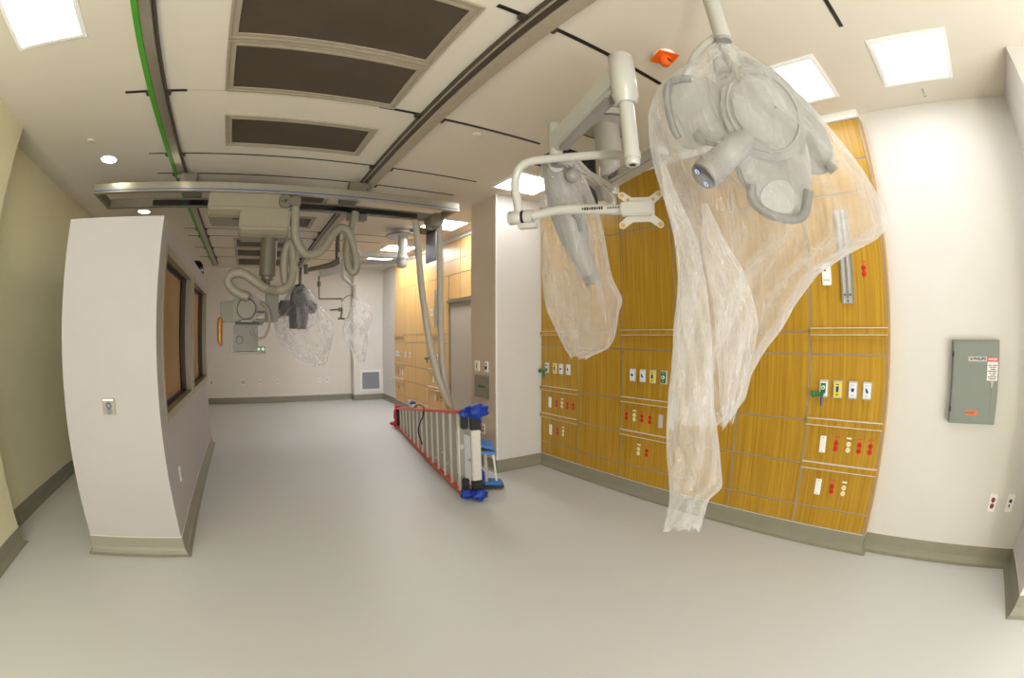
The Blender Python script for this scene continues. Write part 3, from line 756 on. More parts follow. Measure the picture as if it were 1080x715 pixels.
        def sym(b):
            for k in range(8):
                a = k*PI/4; b.box(-.006+.018*math.cos(a), .006+.018*math.cos(a), -.0095, -.0075, .006+.018*math.sin(a)-.006, .006+.018*math.sin(a)+.006)
            b.box(-.018, .018, -.0095, -.0075, -.024, -.019); b.box(-.03, .03, -.0095, -.0075, -.034, -.030); b.box(-.016, .018, -.0095, -.0075, -.044, -.039)
        P('printed_symbol', 'icon_navy', sym)
    elif kind == 'switch':
        P('plate', 'plate_white', lambda b: b.box(-.035, .035, -.008, 0, -.057, .057, bev=.004)); P('toggle', 'plate_grey', lambda b: b.box(-.008, .008, -.014, -.007, -.02, .02, bev=.002))
    PROTO[kind] = r
    return r
def plate(kind, loc, rz, label, group=None):
    r = proto(kind)
    if r is None: return copy_tree(PROTO[kind], loc, rz, label, group)
    r.location = loc; r.rotation_euler = (0, 0, rz); r['label'] = label
    if group: r['group'] = group
    return r
RW = -PI/2
GG, GS, GC = 'medical gas outlets on the oak wall', 'power sockets on the oak wall', 'blank cover plates on the oak wall'
ordn = ['first', 'second', 'third', 'fourth', 'fifth']
def bay(y_off, which, kinds_gas, up, low):
    for i, (k, y) in enumerate(kinds_gas):
        c = {'gasO': 'gas outlet with green valve', 'gasY': 'yellow gas outlet', 'gasW': 'white gas outlet, blue wedge port', 'gasV': 'white gas outlet, slanted blue port', 'gasG': 'all green gas outlet', 'pair': 'white triple plate'}[k]
        plate(k, (XW, y, 1.113), RW, '%s, %s from left, gas row, %s' % (c, ordn[i], which), GG)
    for row, items, z in (('upper', up, .735), ('lower', low, .432)):
        for i, (k, y) in enumerate(items):
            c = {'red': 'red duplex power socket', 'ivory': 'ivory duplex power socket', 'blank': 'blank white cover plate', 'blankgrey': 'blank grey cover plate'}[k]
            plate(k, (XW, y, z), RW, '%s, %s from left, %s socket row, %s' % (c, ordn[i], row, which), GC if k.startswith('blank') else GS)
bay(0, 'nearest bay', [('gasO', .835), ('gasY', .727), ('gasW', .609), ('gasV', .500)], [('blank', .806), ('red', .703), ('ivory', .605), ('red', .519), ('red', .433)], [('blank', .797), ('red', .684), ('ivory', .590)])
bay(0, 'middle bay', [('gasW', 2.612), ('gasV', 2.495), ('gasY', 2.382), ('gasG', 2.262)], [('red', 2.681), ('ivory', 2.588), ('red', 2.497), ('red', 2.404), ('blankgrey', 2.285)], [('ivory', 2.520), ('red', 2.424)])
bay(0, 'bay beside the column', [('gasO', 3.845), ('gasY', 3.710), ('gasW', 3.606), ('gasV', 3.490)], [('blank', 3.800), ('red', 3.690), ('ivory', 3.597), ('red', 3.510), ('red', 3.420)], [('blank', 3.785), ('red', 3.670), ('ivory', 3.574)])
bay(0, 'bay nearest far wall', [('gasW', 8.78), ('gasV', 8.66), ('gasY', 8.52), ('gasW', 8.25), ('gasV', 7.98)], [('red', 8.70), ('ivory', 8.58), ('blank', 8.45)], [('red', 8.70), ('ivory', 8.58)])
bay(0, 'bay beside the far door', [('gasO', 7.05), ('gasW', 6.72)], [('blank', 6.92), ('red', 6.75)], [('blank', 6.86), ('red', 6.74), ('red', 6.62)])
# nearest bay, above the top rail
b = MB(); b.box(-.035, .035, -.010, 0, -.06, .06, bev=.004)
r = thing('wall_plate', 'white wall plate with small red button, left of the grey mounting channel', 'wall plate', (XW, .808, 1.868)); r.rotation_euler = (0, 0, RW)
def loc_mesh(f, name, m, parent):
    b = MB(); f(b); me_off = parent.location.copy(); b.v = [v+me_off for v in b.v]; return b.build(name, m, parent)
loc_mesh(lambda b: b.box(-.035, .035, -.012, 0, -.075, .075, bev=.004), 'plate', 'plate_white', r)
loc_mesh(lambda b: b.cyl((-.008, -.012, .025), (-.008, -.016, .025), .008), 'button', 'socket_dark', r)
loc_mesh(lambda b: b.box(-.022, .022, -.0128, -.0115, -.045, -.035), 'print', 'plate_grey', r)
r = thing('mounting_channel', 'tall grey metal mounting channel on the oak wall under the bag', 'mounting channel', (XW, .648, 1.67)); r.rotation_euler = (0, 0, RW)
loc_mesh(lambda b: b.box(-.047, .047, -.014, 0, 0, .62, bev=.002), 'back_plate', 'plate_grey', r)
loc_mesh(lambda b: (b.box(-.047, -.036, -.026, -.014, .004, .62), b.box(.036, .047, -.026, -.014, .004, .62), b.box(-.006, .006, -.026, -.014, .03, .62)), 'channel_ribs', 'aluminium', r)
for x, z in ((-.022, .055), (.018, .055), (0, .014)): loc_mesh(lambda b: b.cyl((x, -.014, z), (x, -.030, z), .007), 'screw', 'lamp_dark', r)
plate('red', (XW, .518, 1.876), RW, 'red duplex power socket alone and high, right of the grey mounting channel', GS)
# far wall upper items
plate('small', (XW, 6.95, 1.86), RW, 'tall white plate high on the far oak wall beside the hose')
r = thing('mounting_channel', 'narrow grey channel high on the far oak wall behind the hose', 'mounting channel', (XW, 6.75, 1.6)); r.rotation_euler = (0, 0, RW)
loc_mesh(lambda b: b.box(-.047, .047, -.014, 0, 0, .62, bev=.002), 'back_plate', 'plate_grey', r)
loc_mesh(lambda b: (b.box(-.047, -.036, -.026, -.014, .004, .62), b.box(.036, .047, -.026, -.014, .004, .62)), 'channel_ribs', 'aluminium', r)
# column side
plate('pair', (XCOL, 4.36, 1.13), RW, 'wide white switch plate on the column side, above the steel plate')
plate('knobplate', (XCOL, 4.155, 1.13), RW, 'white plate with dark blue dial on the column side')
plate('quad', (XCOL, 4.26, .435), RW, 'white plate with four dark red sockets low on the column side')
r = thing('nurse_station_plate', 'brushed steel square plate with green strip on the column side', 'wall plate', (XCOL, 4.255, .905)); r.rotation_euler = (0, 0, RW)
loc_mesh(lambda b: b.box(-.165, .165, -.008, 0, -.125, .125, bev=.003), 'steel_plate', 'aluminium', r)
loc_mesh(lambda b: b.box(-.07, .07, -.011, -.007, -.01, .015), 'green_strip', 'gas_green', r)
# right wall
plate('redplate', (XR, -.648, .435), RW, 'white plate with two red sockets low on the right wall')
plate('blueplate', (XR, -.808, .440), RW, 'white plate with two dark blue ports, nearest the right corner')
# booth
plate('steel', (-1.075, PY0, 1.034), 0, 'steel plate with printed blue symbol on the front of the booth wall')
plate('small', (PX1, 3.43, .453), PI/2, 'small white plate low on the booth side below the first window')
# far wall
for x, k, l in ((-.97, 'redplate', 'red socket plate on the far wall right beside the booth'), (-.206, 'quad', 'wide plate with dark sockets on the far wall below the tube head'), (.20, 'small', 'plain white plate on the far wall right of the dark socket plate'),
                (.63, 'small', 'plain white plate on the far wall below the large bag'), (1.64, 'switch', 'white plate on the far wall, left one of the close pair'), (1.82, 'blueplate', 'white data plate on the far wall, right one of the close pair')):
    plate(k, (x, YF, .47), 0, l)
plate('switch', (XR, 9.5, .47), RW, 'white plate on the side wall between grille and far oak panelling')
# air grille
r = thing('wall_grille', 'white framed return air grille at the foot of the far wall', 'wall grille', (2.83, YF2, .2))
b = MB(); x0, x1, z0, z1 = 2.57, 3.09, .20, .69
b.box(x0, x1, YF2-.012, YF2, z0, z0+.05); b.box(x0, x1, YF2-.012, YF2, z1-.05, z1); b.box(x0, x0+.05, YF2-.012, YF2, z0+.05, z1-.05); b.box(x1-.05, x1, YF2-.012, YF2, z0+.05, z1-.05); b.build('frame', 'plate_white', r)
b = MB()
for k in range(18):
    z = z0+.055+k*.022; b.box(x0+.05, x1-.05, YF2-.010, YF2-.002, z, z+.013)
b.build('louvres', 'grille_grey', r)
b = MB(); b.box(x0+.05, x1-.05, YF2-.002, YF2, z0+.05, z1-.05); b.build('backing', 'lamp_dark', r)
# louvre on left near wall
r = thing('wall_grille', 'small white grille at the left edge of the near wall', 'wall grille', (XLN, 2.2, .3))
b = MB(); b.box(XLN, XLN+.012, 2.2, 2.62, .26, .56, bev=.003); b.build('frame', 'plate_white', r)
b = MB()
for k in range(9): b.box(XLN+.012, XLN+.016, 2.24, 2.58, .30+k*.026, .312+k*.026)
b.build('louvres', 'lamp_dark', r)

# electrical panel on the right wall
r = thing('electrical_panel', 'tall grey metal electrical panel box on the right wall', 'electrical panel', (XR, -.33, .94)); r.rotation_euler = (0, 0, RW)
loc_mesh(lambda b: b.box(-.190, .190, -.07, 0, 0, .50, bev=.003), 'box', 'panel_grey', r)
dd = loc_mesh(lambda b: b.box(-.183, .184, -.082, -.070, .006, .488, bev=.004), 'door', 'panel_grey', r)
loc_mesh(lambda b: (b.box(-.191, -.177, -.086, -.07, .40, .43), b.box(-.191, -.177, -.086, -.07, .072, .102)), 'hinges', 'black', r)
loc_mesh(lambda b: b.box(-.062, .084, -.0832, -.082, .374, .402), 'logo_strip', 'plate_grey', r)
text_obj('logo_text', 'PHILIPS', .025, 'ink', r, (.026, -.0834, .388), (PI/2, 0, 0), sx=1.25)
loc_mesh(lambda b: b.prism([(-.012+.0, 0), (.0, -.011), (.012, 0), (0, .011)], (-.040, -.0834, .388), (1, 0, 0), (0, 0, 1), (0, -1, 0), .0005), 'logo_shield', 'lamp_dark', r)
loc_mesh(lambda b: b.box(.092, .178, -.0832, -.082, .374, .400), 'danger_label', 'danger_red', r)
text_obj('danger_text', 'DANGER', .018, 'paper_white', r, (.135, -.0836, .387), (PI/2, 0, 0), sx=1.0)
loc_mesh(lambda b: b.box(.092, .178, -.0832, -.082, .262, .372), 'notice_label', 'paper_white', r)
def lines(b):
    for k in range(8): b.box(.098+.01*(k % 3), .125+.006*(k % 4), -.0836, -.0831, .350-k*.0115, .355-k*.0115); b.box(.134, .170-.005*(k % 3), -.0836, -.0831, .350-k*.0115, .355-k*.0115)
loc_mesh(lines, 'notice_print', 'ink', r)
loc_mesh(lambda b: b.box(-.055, .035, -.0832, -.082, .056, .080), 'orange_sticker', 'sticker_orange', r)
def warn(b):
    b.box(-.05, -.042, -.0836, -.0831, .062, .075); b.box(-.036, .020, -.0836, -.0831, .070, .074); b.box(-.036, .012, -.0836, -.0831, .062, .066)
loc_mesh(warn, 'sticker_print', 'label_dark', r)
loc_mesh(lambda b: (b.cyl((.135, -.082, .252), (.135, -.088, .252), .012), b.box(.129, .139, -.096, -.084, .22, .256, bev=.002)), 'latch', 'aluminium', r)
loc_mesh(lambda b: b.box(.134, .1355, -.0836, -.081, .05, .22), 'seam_line', 'lamp_dark', r)

# dark object on top of the booth wall
r = thing('dome_camera', 'small black dome camera on the far top of the booth wall', 'dome camera', (-.74, 5.75, PZ))
b = MB(); b.lathe((-.76, 5.75, PZ), [(.0001, .16), (.05, .15), (.085, .11), (.095, .06), (.095, .0)], 20); b.build('dome', 'black_gloss', r)
b = MB(); b.lathe((-.76, 5.75, PZ), [(.105, .0), (.105, .02), (.095, .025)], 20); b.build('base', 'dark_metal', r)

# ------------------------------------------------------------------ ladder lying on its side
def L(p, q, t): return Vector(p)+(Vector(q)-Vector(p))*t
N0, F0 = Vector((1.800, 3.44, .036)), Vector((2.335, 6.72, .036)); N1, F1 = Vector((1.800, 3.44, .800)), Vector((2.335, 6.72, .322))
ld = (F0-N0).normalized(); side = Vector((ld.y, -ld.x, 0))     # towards the column
r = thing('step_ladder', 'tall orange step ladder with aluminium rungs lying on its side on the floor', 'ladder', (2.05, 5, 0))
b = MB(); b.obox(N1, F1, .075, .028, mi=0); b.build('rail', 'fiberglass_orange', r)
b = MB(); b.obox(N0, F0, .075, .028, mi=0); b.build('rail', 'fiberglass_orange', r)
for i in range(13):
    t = .025+i*.073
    a, c = L(N0, F0, t), L(N1, F1, t); a.z += .014; c.z -= .014
    b = MB(); up = ld
    b.obox(a, c, .050, .018, up=ld, bev=.002); b.obox(a-side*.030, c-side*.030, .014, .036, up=ld, mi=1)
    b.build('rung', ['ladder_shade', 'ladder_alu'], r)
M0, G0 = N0+side*.085+ld*(-.07), F0+side*.085; M1, G1 = N1+side*.075+ld*(-.07), F1+side*.085
b = MB(); b.obox(M1, G1, .05, .028); b.build('rear_rail', 'fiberglass_dark', r)
b = MB(); b.obox(M0, G0, .05, .028); b.build('rear_rail', 'fiberglass_dark', r)
b = MB(); b.obox(L(M0, M1, .18), L(M0, M1, .80), .085, .05, up=ld, bev=.008); b.build('rear_brace', 'ladder_alu', r)
for t in (.2, .42, .64, .86):
    a, c = L(M0, G0, t), L(M1, G1, t); a.z += .014; c.z -= .014
    b = MB(); b.obox(a, c, .03, .02, up=ld); b.build('rear_crossbar', 'ladder_shade', r)
b = MB(); b.obox(L(N0, F0, .06)+Vector((0, 0, .02)), L(N1, F1, .02)-Vector((0, 0, .3)), .012, .03, up=side)
b.obox(L(N0, F0, .22)+Vector((0, 0, .02)), L(N0, F0, .10)+Vector((0, 0, .30)), .012, .025, up=side); b.obox(L(N0, F0, .34)+Vector((0, 0, .02)), L(N0, F0, .22)+Vector((0, 0, .22)), .012, .025, up=side)
b.build('diagonal_brace', 'ladder_alu', r)
for (p, q) in ((N0, N1), (N1, N0), (M0, M1), (M1, M0)):
    d = (q-p).normalized(); b = MB(); w = .10 if p in (M0, M1) else .06
    b.obox(p+d*.02-ld*.01, p+d*.15-ld*.01, w, .05, up=ld, bev=.008); b.build('rubber_boot', 'black', r)
for p, rr in ((N0+Vector((0, 0, .018)), .055), (N1+Vector((0, 0, .0)), .052), (M0+Vector((0, 0, .02)), .062), (M1+Vector((0, 0, .02)), .085)):
    b = MB(); b.blob(p-ld*.05, rr*1.15, rr*.95, rr*.78, amp=.55); b.build('foot_cover', 'blue_cover', r)
b = MB(); b.obox(F0+side*.04+Vector((0, 0, -.005)), F1+side*.04, .15, .07, up=ld, bev=.01); b.build('top_cap', 'black', r)
# cloth on the far end
r = thing('cloth_wrap', 'crumpled pink red cloth wrapped on the far end of the ladder', 'cloth', (2.33, 6.8, .02))
b = MB(); q = F0+ld*.06; b.blob(q+Vector((-.02, 0, .04)), .11, .06, .05, amp=.7); b.blob(q+Vector((-.02, 0, .17)), .05, .05, .10, amp=.6); b.blob(q+Vector((-.0, 0, .29)), .045, .05, .045, amp=.6); b.build('cloth', 'pink_cloth', r)
# power tool and its cord lying on the ladder
r = thing('power_tool', 'small blue and white tool with a black cord resting on the ladder', 'tool', tuple(L(N1, F1, .70)))
q = L(N1, F1, .66)+Vector((0, 0, .05))
b = MB(); b.obox(q-ld*.14, q+ld*.10, .07, .05, bev=.012); b.cyl(q+ld*.1+Vector((0, 0, .0)), q+ld*.2+Vector((0, 0, .02)), .03, seg=14); b.build('body', 'plate_grey', r)
b = MB(); b.obox(q-ld*.05+Vector((0, 0, .03)), q+ld*.04+Vector((0, 0, .035)), .075, .05, bev=.01); b.build('grip', 'icon_blue', r)
b = MB(); q2 = L(N1, F1, .5); q3 = L(N1, F1, .42)
b.tube([q-ld*.14, q-ld*.35+Vector((0, 0, .06)), q2+Vector((0, 0, .05)), q3+Vector((0, 0, .02))-side*.03, q3-side*.05-Vector((0, 0, .08)), L(N1, F1, .5)-side*.05-Vector((0, 0, .25)), L(N1, F1, .44)-side*.05-Vector((0, 0, .42))], .008, 8, sub=6); b.build('cord', 'black', r)
# folded step stool behind the ladder foot
sx, sy = 2.13, 3.62
r = thing('step_stool', 'small blue and aluminium folding work stool between ladder foot and column', 'step stool', (sx, sy, 0))
def tilt(cx, cy, z, lx, ly, th, m, name, a=.35):
    b = MB(); t = MB(); t.box(-lx/2, lx/2, -ly/2, ly/2, -th/2, th/2, bev=.006)
    R_ = Matrix.Rotation(-.45, 3, 'Z') @ Matrix.Rotation(a, 3, 'Y')
    b.add([Vector((cx, cy, z))+R_ @ v for v in t.v], t.f); return b.build(name, m, r)
tilt(sx-.02, sy+.02, .435, .19, .30, .022, 'blue_plastic', 'top_platform', .25)
tilt(sx-.01, sy-.01, .375, .16, .24, .03, 'blue_plastic', 'lower_platform', .1)
tilt(sx-.015, sy-.015, .402, .15, .22, .02, 'black', 'hinge_plate', .1)
for dx, dy in ((-.05, -.06), (.03, -.07), (-.06, .05), (.02, .06)):
    b = MB(); b.obox((sx+dx, sy+dy, .36), (sx+dx*1.3+.02, sy+dy*1.2, .07), .028, .018, bev=.003); b.build('leg', 'ladder_alu', r)
tilt(sx+.03, sy-.06, .055, .17, .15, .03, 'blue_plastic', 'foot_tray', .08)
tilt(sx+.03, sy-.06, .03, .20, .18, .03, 'black', 'foot_base', .02)
b = MB(); b.blob((sx-.07, sy-.02, .13), .03, .05, .06, amp=.4); b.build('blue_wrap', 'blue_cover', r)

# ------------------------------------------------------------------ monitor arm near the camera
def vert(u, v0, v1, d, r0, b, n=2, **k):
    """upright post whose top is seen at (u, v0)"""
    p = at(u, v0, d=d)
    return p
D = 2.0
hub = at(655, 66, d=D)                                            # top of the upright hub
def onv(p, v):                                                    # z on the upright through p seen at row v
    lo, hi = 1.0, 3.4
    for _ in range(40):
        m_ = (lo+hi)/2; w = Vector((p.x, p.y, m_))-C0
        a, bb, c = w.dot(CR), w.dot(CU), w.dot(CF); rho = math.hypot(a, bb); th = math.atan2(rho, c)
        vv = 357.5-bb*2*FPX*math.sin(th/2)/rho
        if vv > v: lo = m_
        else: hi = m_
    return Vector((p.x, p.y, (lo+hi)/2))
r = thing('monitor_arm', 'white jointed monitor arm with an empty bracket, in front of the bagged arm', 'monitor arm', tuple(hub))
b = MB(); b.cyl(onv(hub, 60), onv(hub, 101), .055, seg=28, rim=.008); b.cyl(onv(hub, 101), onv(hub, 110), .058, .042, seg=28); b.build('spring_hub', 'equip_white', r)
b = MB(); b.cyl(onv(hub, 109), onv(hub, 171), .032, seg=24); b.cyl(onv(hub, 171), onv(hub, 174), .032, .027, seg=24); b.build('drop_tube', 'equip_white', r)
b = MB(); q = onv(hub, 174); b.cyl(q+Vector((0, 0, .001)), q-Vector((0, 0, .001)), .014); b.build('tube_hole', 'black', r)
elb = at(586, 152, d=2.32)
up_ = (hub-elb).normalized()
b = MB(); q = onv(hub, 78); b.obox(elb, q+(q-elb).normalized()*.0, .075, .115, bev=.018); b.build('spring_arm', 'equip_white', r)
b = MB(); b.obox(elb+(q-elb)*.12-Vector((0, 0, .066)), elb+(q-elb)*.82-Vector((0, 0, .066)), .05, .025, bev=.004); b.build('arm_liner', 'lamp_grey', r)
q2 = elb+(q-elb)*.86; b = MB(); b.box(q2.x-.01, q2.x+.01, q2.y-.01, q2.y+.01, q2.z-.07, q2.z-.045); b.build('brass_stop', 'copper', r)
b = MB(); b.cyl(onv(elb, 131), onv(elb, 172), .034, seg=24, rim=.006); b.build('elbow_post', 'equip_white', r)
b = MB(); q = onv(elb, 143); b.cyl(q-CF*.045, q-CF*.04, .006); b.build('screw', 'black', r)
# hook shaped tube
q = onv(hub, 164)
pts = [q, at(640, 163, d=2.05), at(610, 165, d=2.1), at(580, 167.5, d=2.14), at(560, 170, d=2.16), at(549, 176, d=2.17), at(544, 187, d=2.17), at(543.5, 200, d=2.16), at(546, 214, d=2.15), at(547.5, 229, d=2.14)]
b = MB(); b.tube(pts, .021, 16, sub=5); b.build('hook_tube', 'equip_white', r)
b = MB(); b.tube([onv(hub, 161), onv(hub, 168)], .036, 20); b.build('tube_collar', 'equip_white', r)
pj = at(547.5, 229.5, d=2.14)
ax = (at(690, 221, d=2.0)-pj).normalized()
b = MB(); b.cyl(pj-ax*.05, pj+ax*.015, .034, seg=22, rim=.004); b.build('swivel_left', 'equip_white', r)
b = MB(); b.cyl(pj+ax*.015, pj+ax*.03, .033, seg=22); b.build('swivel_ring', 'black', r)
b = MB(); b.cyl(pj+ax*.03, pj+ax*.07, .034, seg=22); b.obox(pj+ax*.0-Vector((0, 0, .045)), pj+ax*.09-Vector((0, 0, .045)), .04, .025, bev=.003); b.build('swivel_right', 'equip_white', r)
pe = at(668, 222, d=2.02)
b = MB(); b.tube([pj+ax*.07, pj+ax*.11+Vector((0, 0, .010)), pj+(pe-pj)*.45+Vector((0, 0, .022)), pe+Vector((0, 0, .0))], [.024, .021, .023, .025], 18, sub=5); b.build('bracket_bar', 'equip_white', r)
q = pj+(pe-pj)*.66
ty = -(CF-ax*CF.dot(ax)).normalized(); tz = ax.cross(ty); 
if tz.z < 0: tz = -tz
b = MB(); 
for k in range(9): b.obox(q+ax*(-.045+.011*k)+ty*.030+tz*.010, q+ax*(-.038+.011*k)+ty*.030+tz*.010, .002, .014 if k % 3 else .008, up=tz)
for k in range(5): b.obox(q+ax*(.07+.012*k)+ty*.030+tz*.008, q+ax*(.077+.012*k)+ty*.030+tz*.008, .002, .006, up=tz)
b.build('serial_label', 'ink', r)
# VESA bracket plate: X shaped with holes
def vesa(o, axx, ayy, nn, parent, s=.075):
    out = []
    for k in range(4):
        sx_ = (1, -1, -1, 1)[k]; sy_ = (1, 1, -1, -1)[k]
        tx, tyy = 1.35, 1.12
        an = math.atan2(.75*sy_, sx_)
        for j in range(7):
            t_ = an-1.25+j*2.5/6
            out.append(((sx_*tx+.27*math.cos(t_))*s, (sy_*tyy+.27*math.sin(t_))*s))
        if k in (0, 2): out += [((.62*sx_)*s, (.92*sy_)*s), ((-.62*sx_)*s, (.92*sy_)*s)]
        else: out += [((.98*sx_)*s, (.45*sy_)*s), ((.98*sx_)*s, (-.45*sy_)*s)]
    b = MB(); b.prism(out, o, axx, ayy, nn, .007); pl_ = b.build('bracket_plate', 'equip_white', parent)
    b = MB()
    for k in range(4):
        a0 = PI/4+k*PI/2
        for f_ in (1.0, .68) if k < 2 else (1.0,):
            pp = Vector(o)+Vector(axx)*(1.35*1.414*math.cos(a0)*s*f_)+Vector(ayy)*(1.12*1.414*math.sin(a0)*s*f_)
            b.cyl(pp+Vector(nn)*.0068, pp+Vector(nn)*.0085, .0105 if f_ == 1.0 else .008, seg=14)
    b.build('holes', 'wood_core', pl_)
po = at(676, 221, d=2.0); 
vesa(po+ty*(-.006), ax, tz, ty, r, s=.062)
b = MB(); b.obox(po-ax*.09+ty*.012, po+ax*.05+ty*.012, .034, .062, up=tz, bev=.006); b.build('plate_clamp', 'equip_white', r)

# ------------------------------------------------------------------ near ceiling boom: mount, arms, bagged arm
mt = Vector((2.14, 1.985, 0))
r = thing('ceiling_boom', 'white ceiling boom with round cover and stacked arms, above the bagged arm', 'ceiling boom', (mt.x, mt.y, H))
b = MB(); b.lathe((mt.x, mt.y, 0), [(.0001, 2.925), (.19, 2.925), (.20, 2.93), (.20, 2.99)], 40); b.build('ceiling_cover', 'equip_white', r)
b = MB(); b.lathe((mt.x, mt.y, 0), [(.205, 2.922), (.212, 2.926), (.212, 2.936), (.20, 2.94)], 40); b.build('cover_rim', 'lamp_dark', r)
b = MB(); b.cyl((mt.x, mt.y, 2.93), (mt.x, mt.y, 2.70), .092, seg=32); b.build('spindle', 'equip_white', r)
def arm(p0, p1, w, h, name, m='equip_white'):
    b = MB(); b.obox(p0, p1, w, h, bev=.014); return b.build(name, m, r)
s1 = Vector((mt.x, mt.y, 2.66)); s2 = at(700, 158, d=2.25)
b = MB(); b.cyl((mt.x, mt.y, 2.72), (mt.x, mt.y, 2.53), .075, seg=28, rim=.008); b.build('upper_joint', 'equip_white', r)
s1 = Vector((mt.x, mt.y, 2.50)); s2 = Vector((1.96, 1.39, 2.50)); arm(s1, s2, .10, .075, 'lamp_arm')
adir = (s2-s1).normalized(); toward = Vector((-adir.y, adir.x, 0)); 
if toward.dot(C0-s1) < 0: toward = -toward
tq = s1+(s2-s1)*.20
ang = math.atan2(-toward.x, toward.y)
mq = text_obj('maker_name', 'MAQUET', .034, 'ink', r, (0, 0, 0), (0, 0, 0))
dirx = adir if adir.dot(CR) > 0 else -adir; nrm = toward; upv = nrm.cross(dirx)
if upv.z < 0: upv = -upv
Rm = Matrix((dirx, upv, nrm)).transposed().to_4x4(); Rm.translation = tq+toward*.0512-r.location
mq.matrix_local = Rm
p = Vector((mt.x-.11, mt.y+.02, 0))
b = MB(); b.cyl((mt.x, mt.y, 2.47), (mt.x, mt.y, 2.40), .055, seg=24, rim=.006); b.build('middle_joint', 'equip_white', r)
b = MB(); b.cyl((mt.x, mt.y, 2.40), (mt.x, mt.y, 2.27), .028, seg=20, rim=.004); b.build('lower_stub', 'equip_white', r)
m1 = at(640, 207, d=2.75); m0 = at(604, 170, d=2.45)
b = MB(); b.obox(m0, Vector((mt.x-.01, mt.y, 2.37)), .06, .05, bev=.01); b.build('diagonal_arm', 'equip_white', r)
b = MB(); b.obox(at(631, 196, d=2.7), at(636, 212, d=2.7), .05, .035, bev=.006); b.build('cable_clip', 'lamp_grey', r)
# arm carrying the monitor arm elbow
e2 = onv(elb, 168); b = MB(); b.obox(Vector((e2.x, e2.y, e2.z)), Vector((mt.x, mt.y, e2.z+.10)), .07, .06, bev=.012); b.build('carrier_arm', 'equip_white', r)
b = MB(); q = e2; b.box(q.x-.03, q.x+.03, q.y-.05, q.y+.01, q.z-.045, q.z-.005, bev=.004); b.build('joint_block', 'lamp_grey', r)

# bagged camera arm hanging from the boom
r = thing('surgical_camera_arm', 'grey elongated medical arm seen inside the clear hanging bag', 'medical arm', tuple(at(595, 180, d=2.42)))
D2 = 2.42
axis = [(590, 176), (594, 200), (599, 225), (606, 250), (614, 272), (621, 288), (624, 297)]
b = MB(); b.tube([at(u, v, d=D2) for u, v in axis], [.085, .10, .095, .08, .058, .045, .040], 22, sub=4); b.build('arm_shell', 'lamp_grey', r)
b = MB(); b.tube([at(622, 290, d=D2), at(626, 300, d=D2)], [.046, .04], 20); b.build('tip_ring', 'lamp_dark', r)
b = MB(); b.tube([at(604, 226, d=D2-.09), at(610, 232, d=D2-.09), at(613, 244, d=D2-.075)], .012, 10); b.build('handle_groove', 'lamp_dark', r)
b = MB(); b.lathe(at(604, 185, d=D2-.12), [(.0001, -.035), (.03, -.03), (.045, 0), (.03, .03), (.0001, .035)], 18, axis='y'); b.build('round_cap', 'lamp_grey', r)
b = MB(); b.tube([at(590, 178, d=D2), at(590, 168, d=D2), Vector(e2)-Vector((0, 0, .03))], .04, 16); b.build('link', 'equip_white', r)

# ------------------------------------------------------------------ bags: rows of (row, left, right, distance, half thickness)
def bag(name, label, rows, m, nr=130, nc=110, amp=.02, seed=0., cat='plastic cover', lobes=5, closed_top=False, parent=None, fold=.12, flat=.0):
    def smp(t):
        x = t*(len(rows)-1); i = min(int(x), len(rows)-2); f = x-i
        a = rows[max(i-1, 0)]; b_ = rows[i]; c = rows[i+1]; d = rows[min(i+2, len(rows)-1)]
        out = []
        for k in range(5):
            p0, p1, p2, p3 = a[k], b_[k], c[k], d[k]
            lin_ = p1+(p2-p1)*f
            cr_ = .5*((2*p1)+(-p0+p2)*f+(2*p0-5*p1+4*p2-p3)*f*f+(-p0+3*p1-3*p2+p3)*f**3)
            out.append(lin_*.5+cr_*.5)
        return out
    vs = []; fs = []
    for i in range(nr+1):
        t = i/nr; v, l, rr, d, th = smp(t)
        uc, hw = (l+rr)/2, (rr-l)/2
        for j in range(nc):
            a = 2*PI*j/nc
            ca, sa = math.cos(a), math.sin(a)
            # folds running down the film, drifting sideways
            ph = 2.2*noise.noise(Vector((t*2.5, seed, 1.3)))+t*1.2
            fo = fold*math.sin(lobes*a+ph*3)*(.4+.6*abs(math.sin(a)))+.5*fold*math.sin((lobes*2+3)*a-ph*5+seed)
            su = uc+hw*ca*(1-.04*abs(fo))
            dd_ = d+th*sa*(1+fo*1.6)
            P_ = at(su, v, d=dd_)
            q = P_*5.5+Vector((seed*7, 0, 0))
            n1_ = noise.noise(Vector((q.x, q.y, q.z*.55)))
            rg = 1-abs(noise.noise(Vector((P_.x*13+seed, P_.y*13, P_.z*6.5))))*2
            rg2 = 1-abs(noise.noise(Vector((P_.x*27+seed, P_.y*27, P_.z*17))))*2
            nrm_ = (CF*sa+CR*ca)
            edge = 1-.75*abs(ca)**6
            if t > .93: P_ = P_+Vector((0, 0, (t-.93)/.07*.035*noise.noise(Vector((a*2.2, seed, 0)))))
            P_ = P_+nrm_*(amp*(n1_*1.3+.55*rg+.28*rg2)*edge)
            vs.append(P_)
    for i in range(nr):
        for j in range(nc): fs.append([i*nc+j, i*nc+(j+1) % nc, (i+1)*nc+(j+1) % nc, (i+1)*nc+j])
    b = MB(); b.add(vs, fs, 0, True)
    if closed_top: b.add(vs[:nc], [list(range(nc))])
    o = b.build(name, m, parent)
    if label: tag(o, label, cat)
    return o
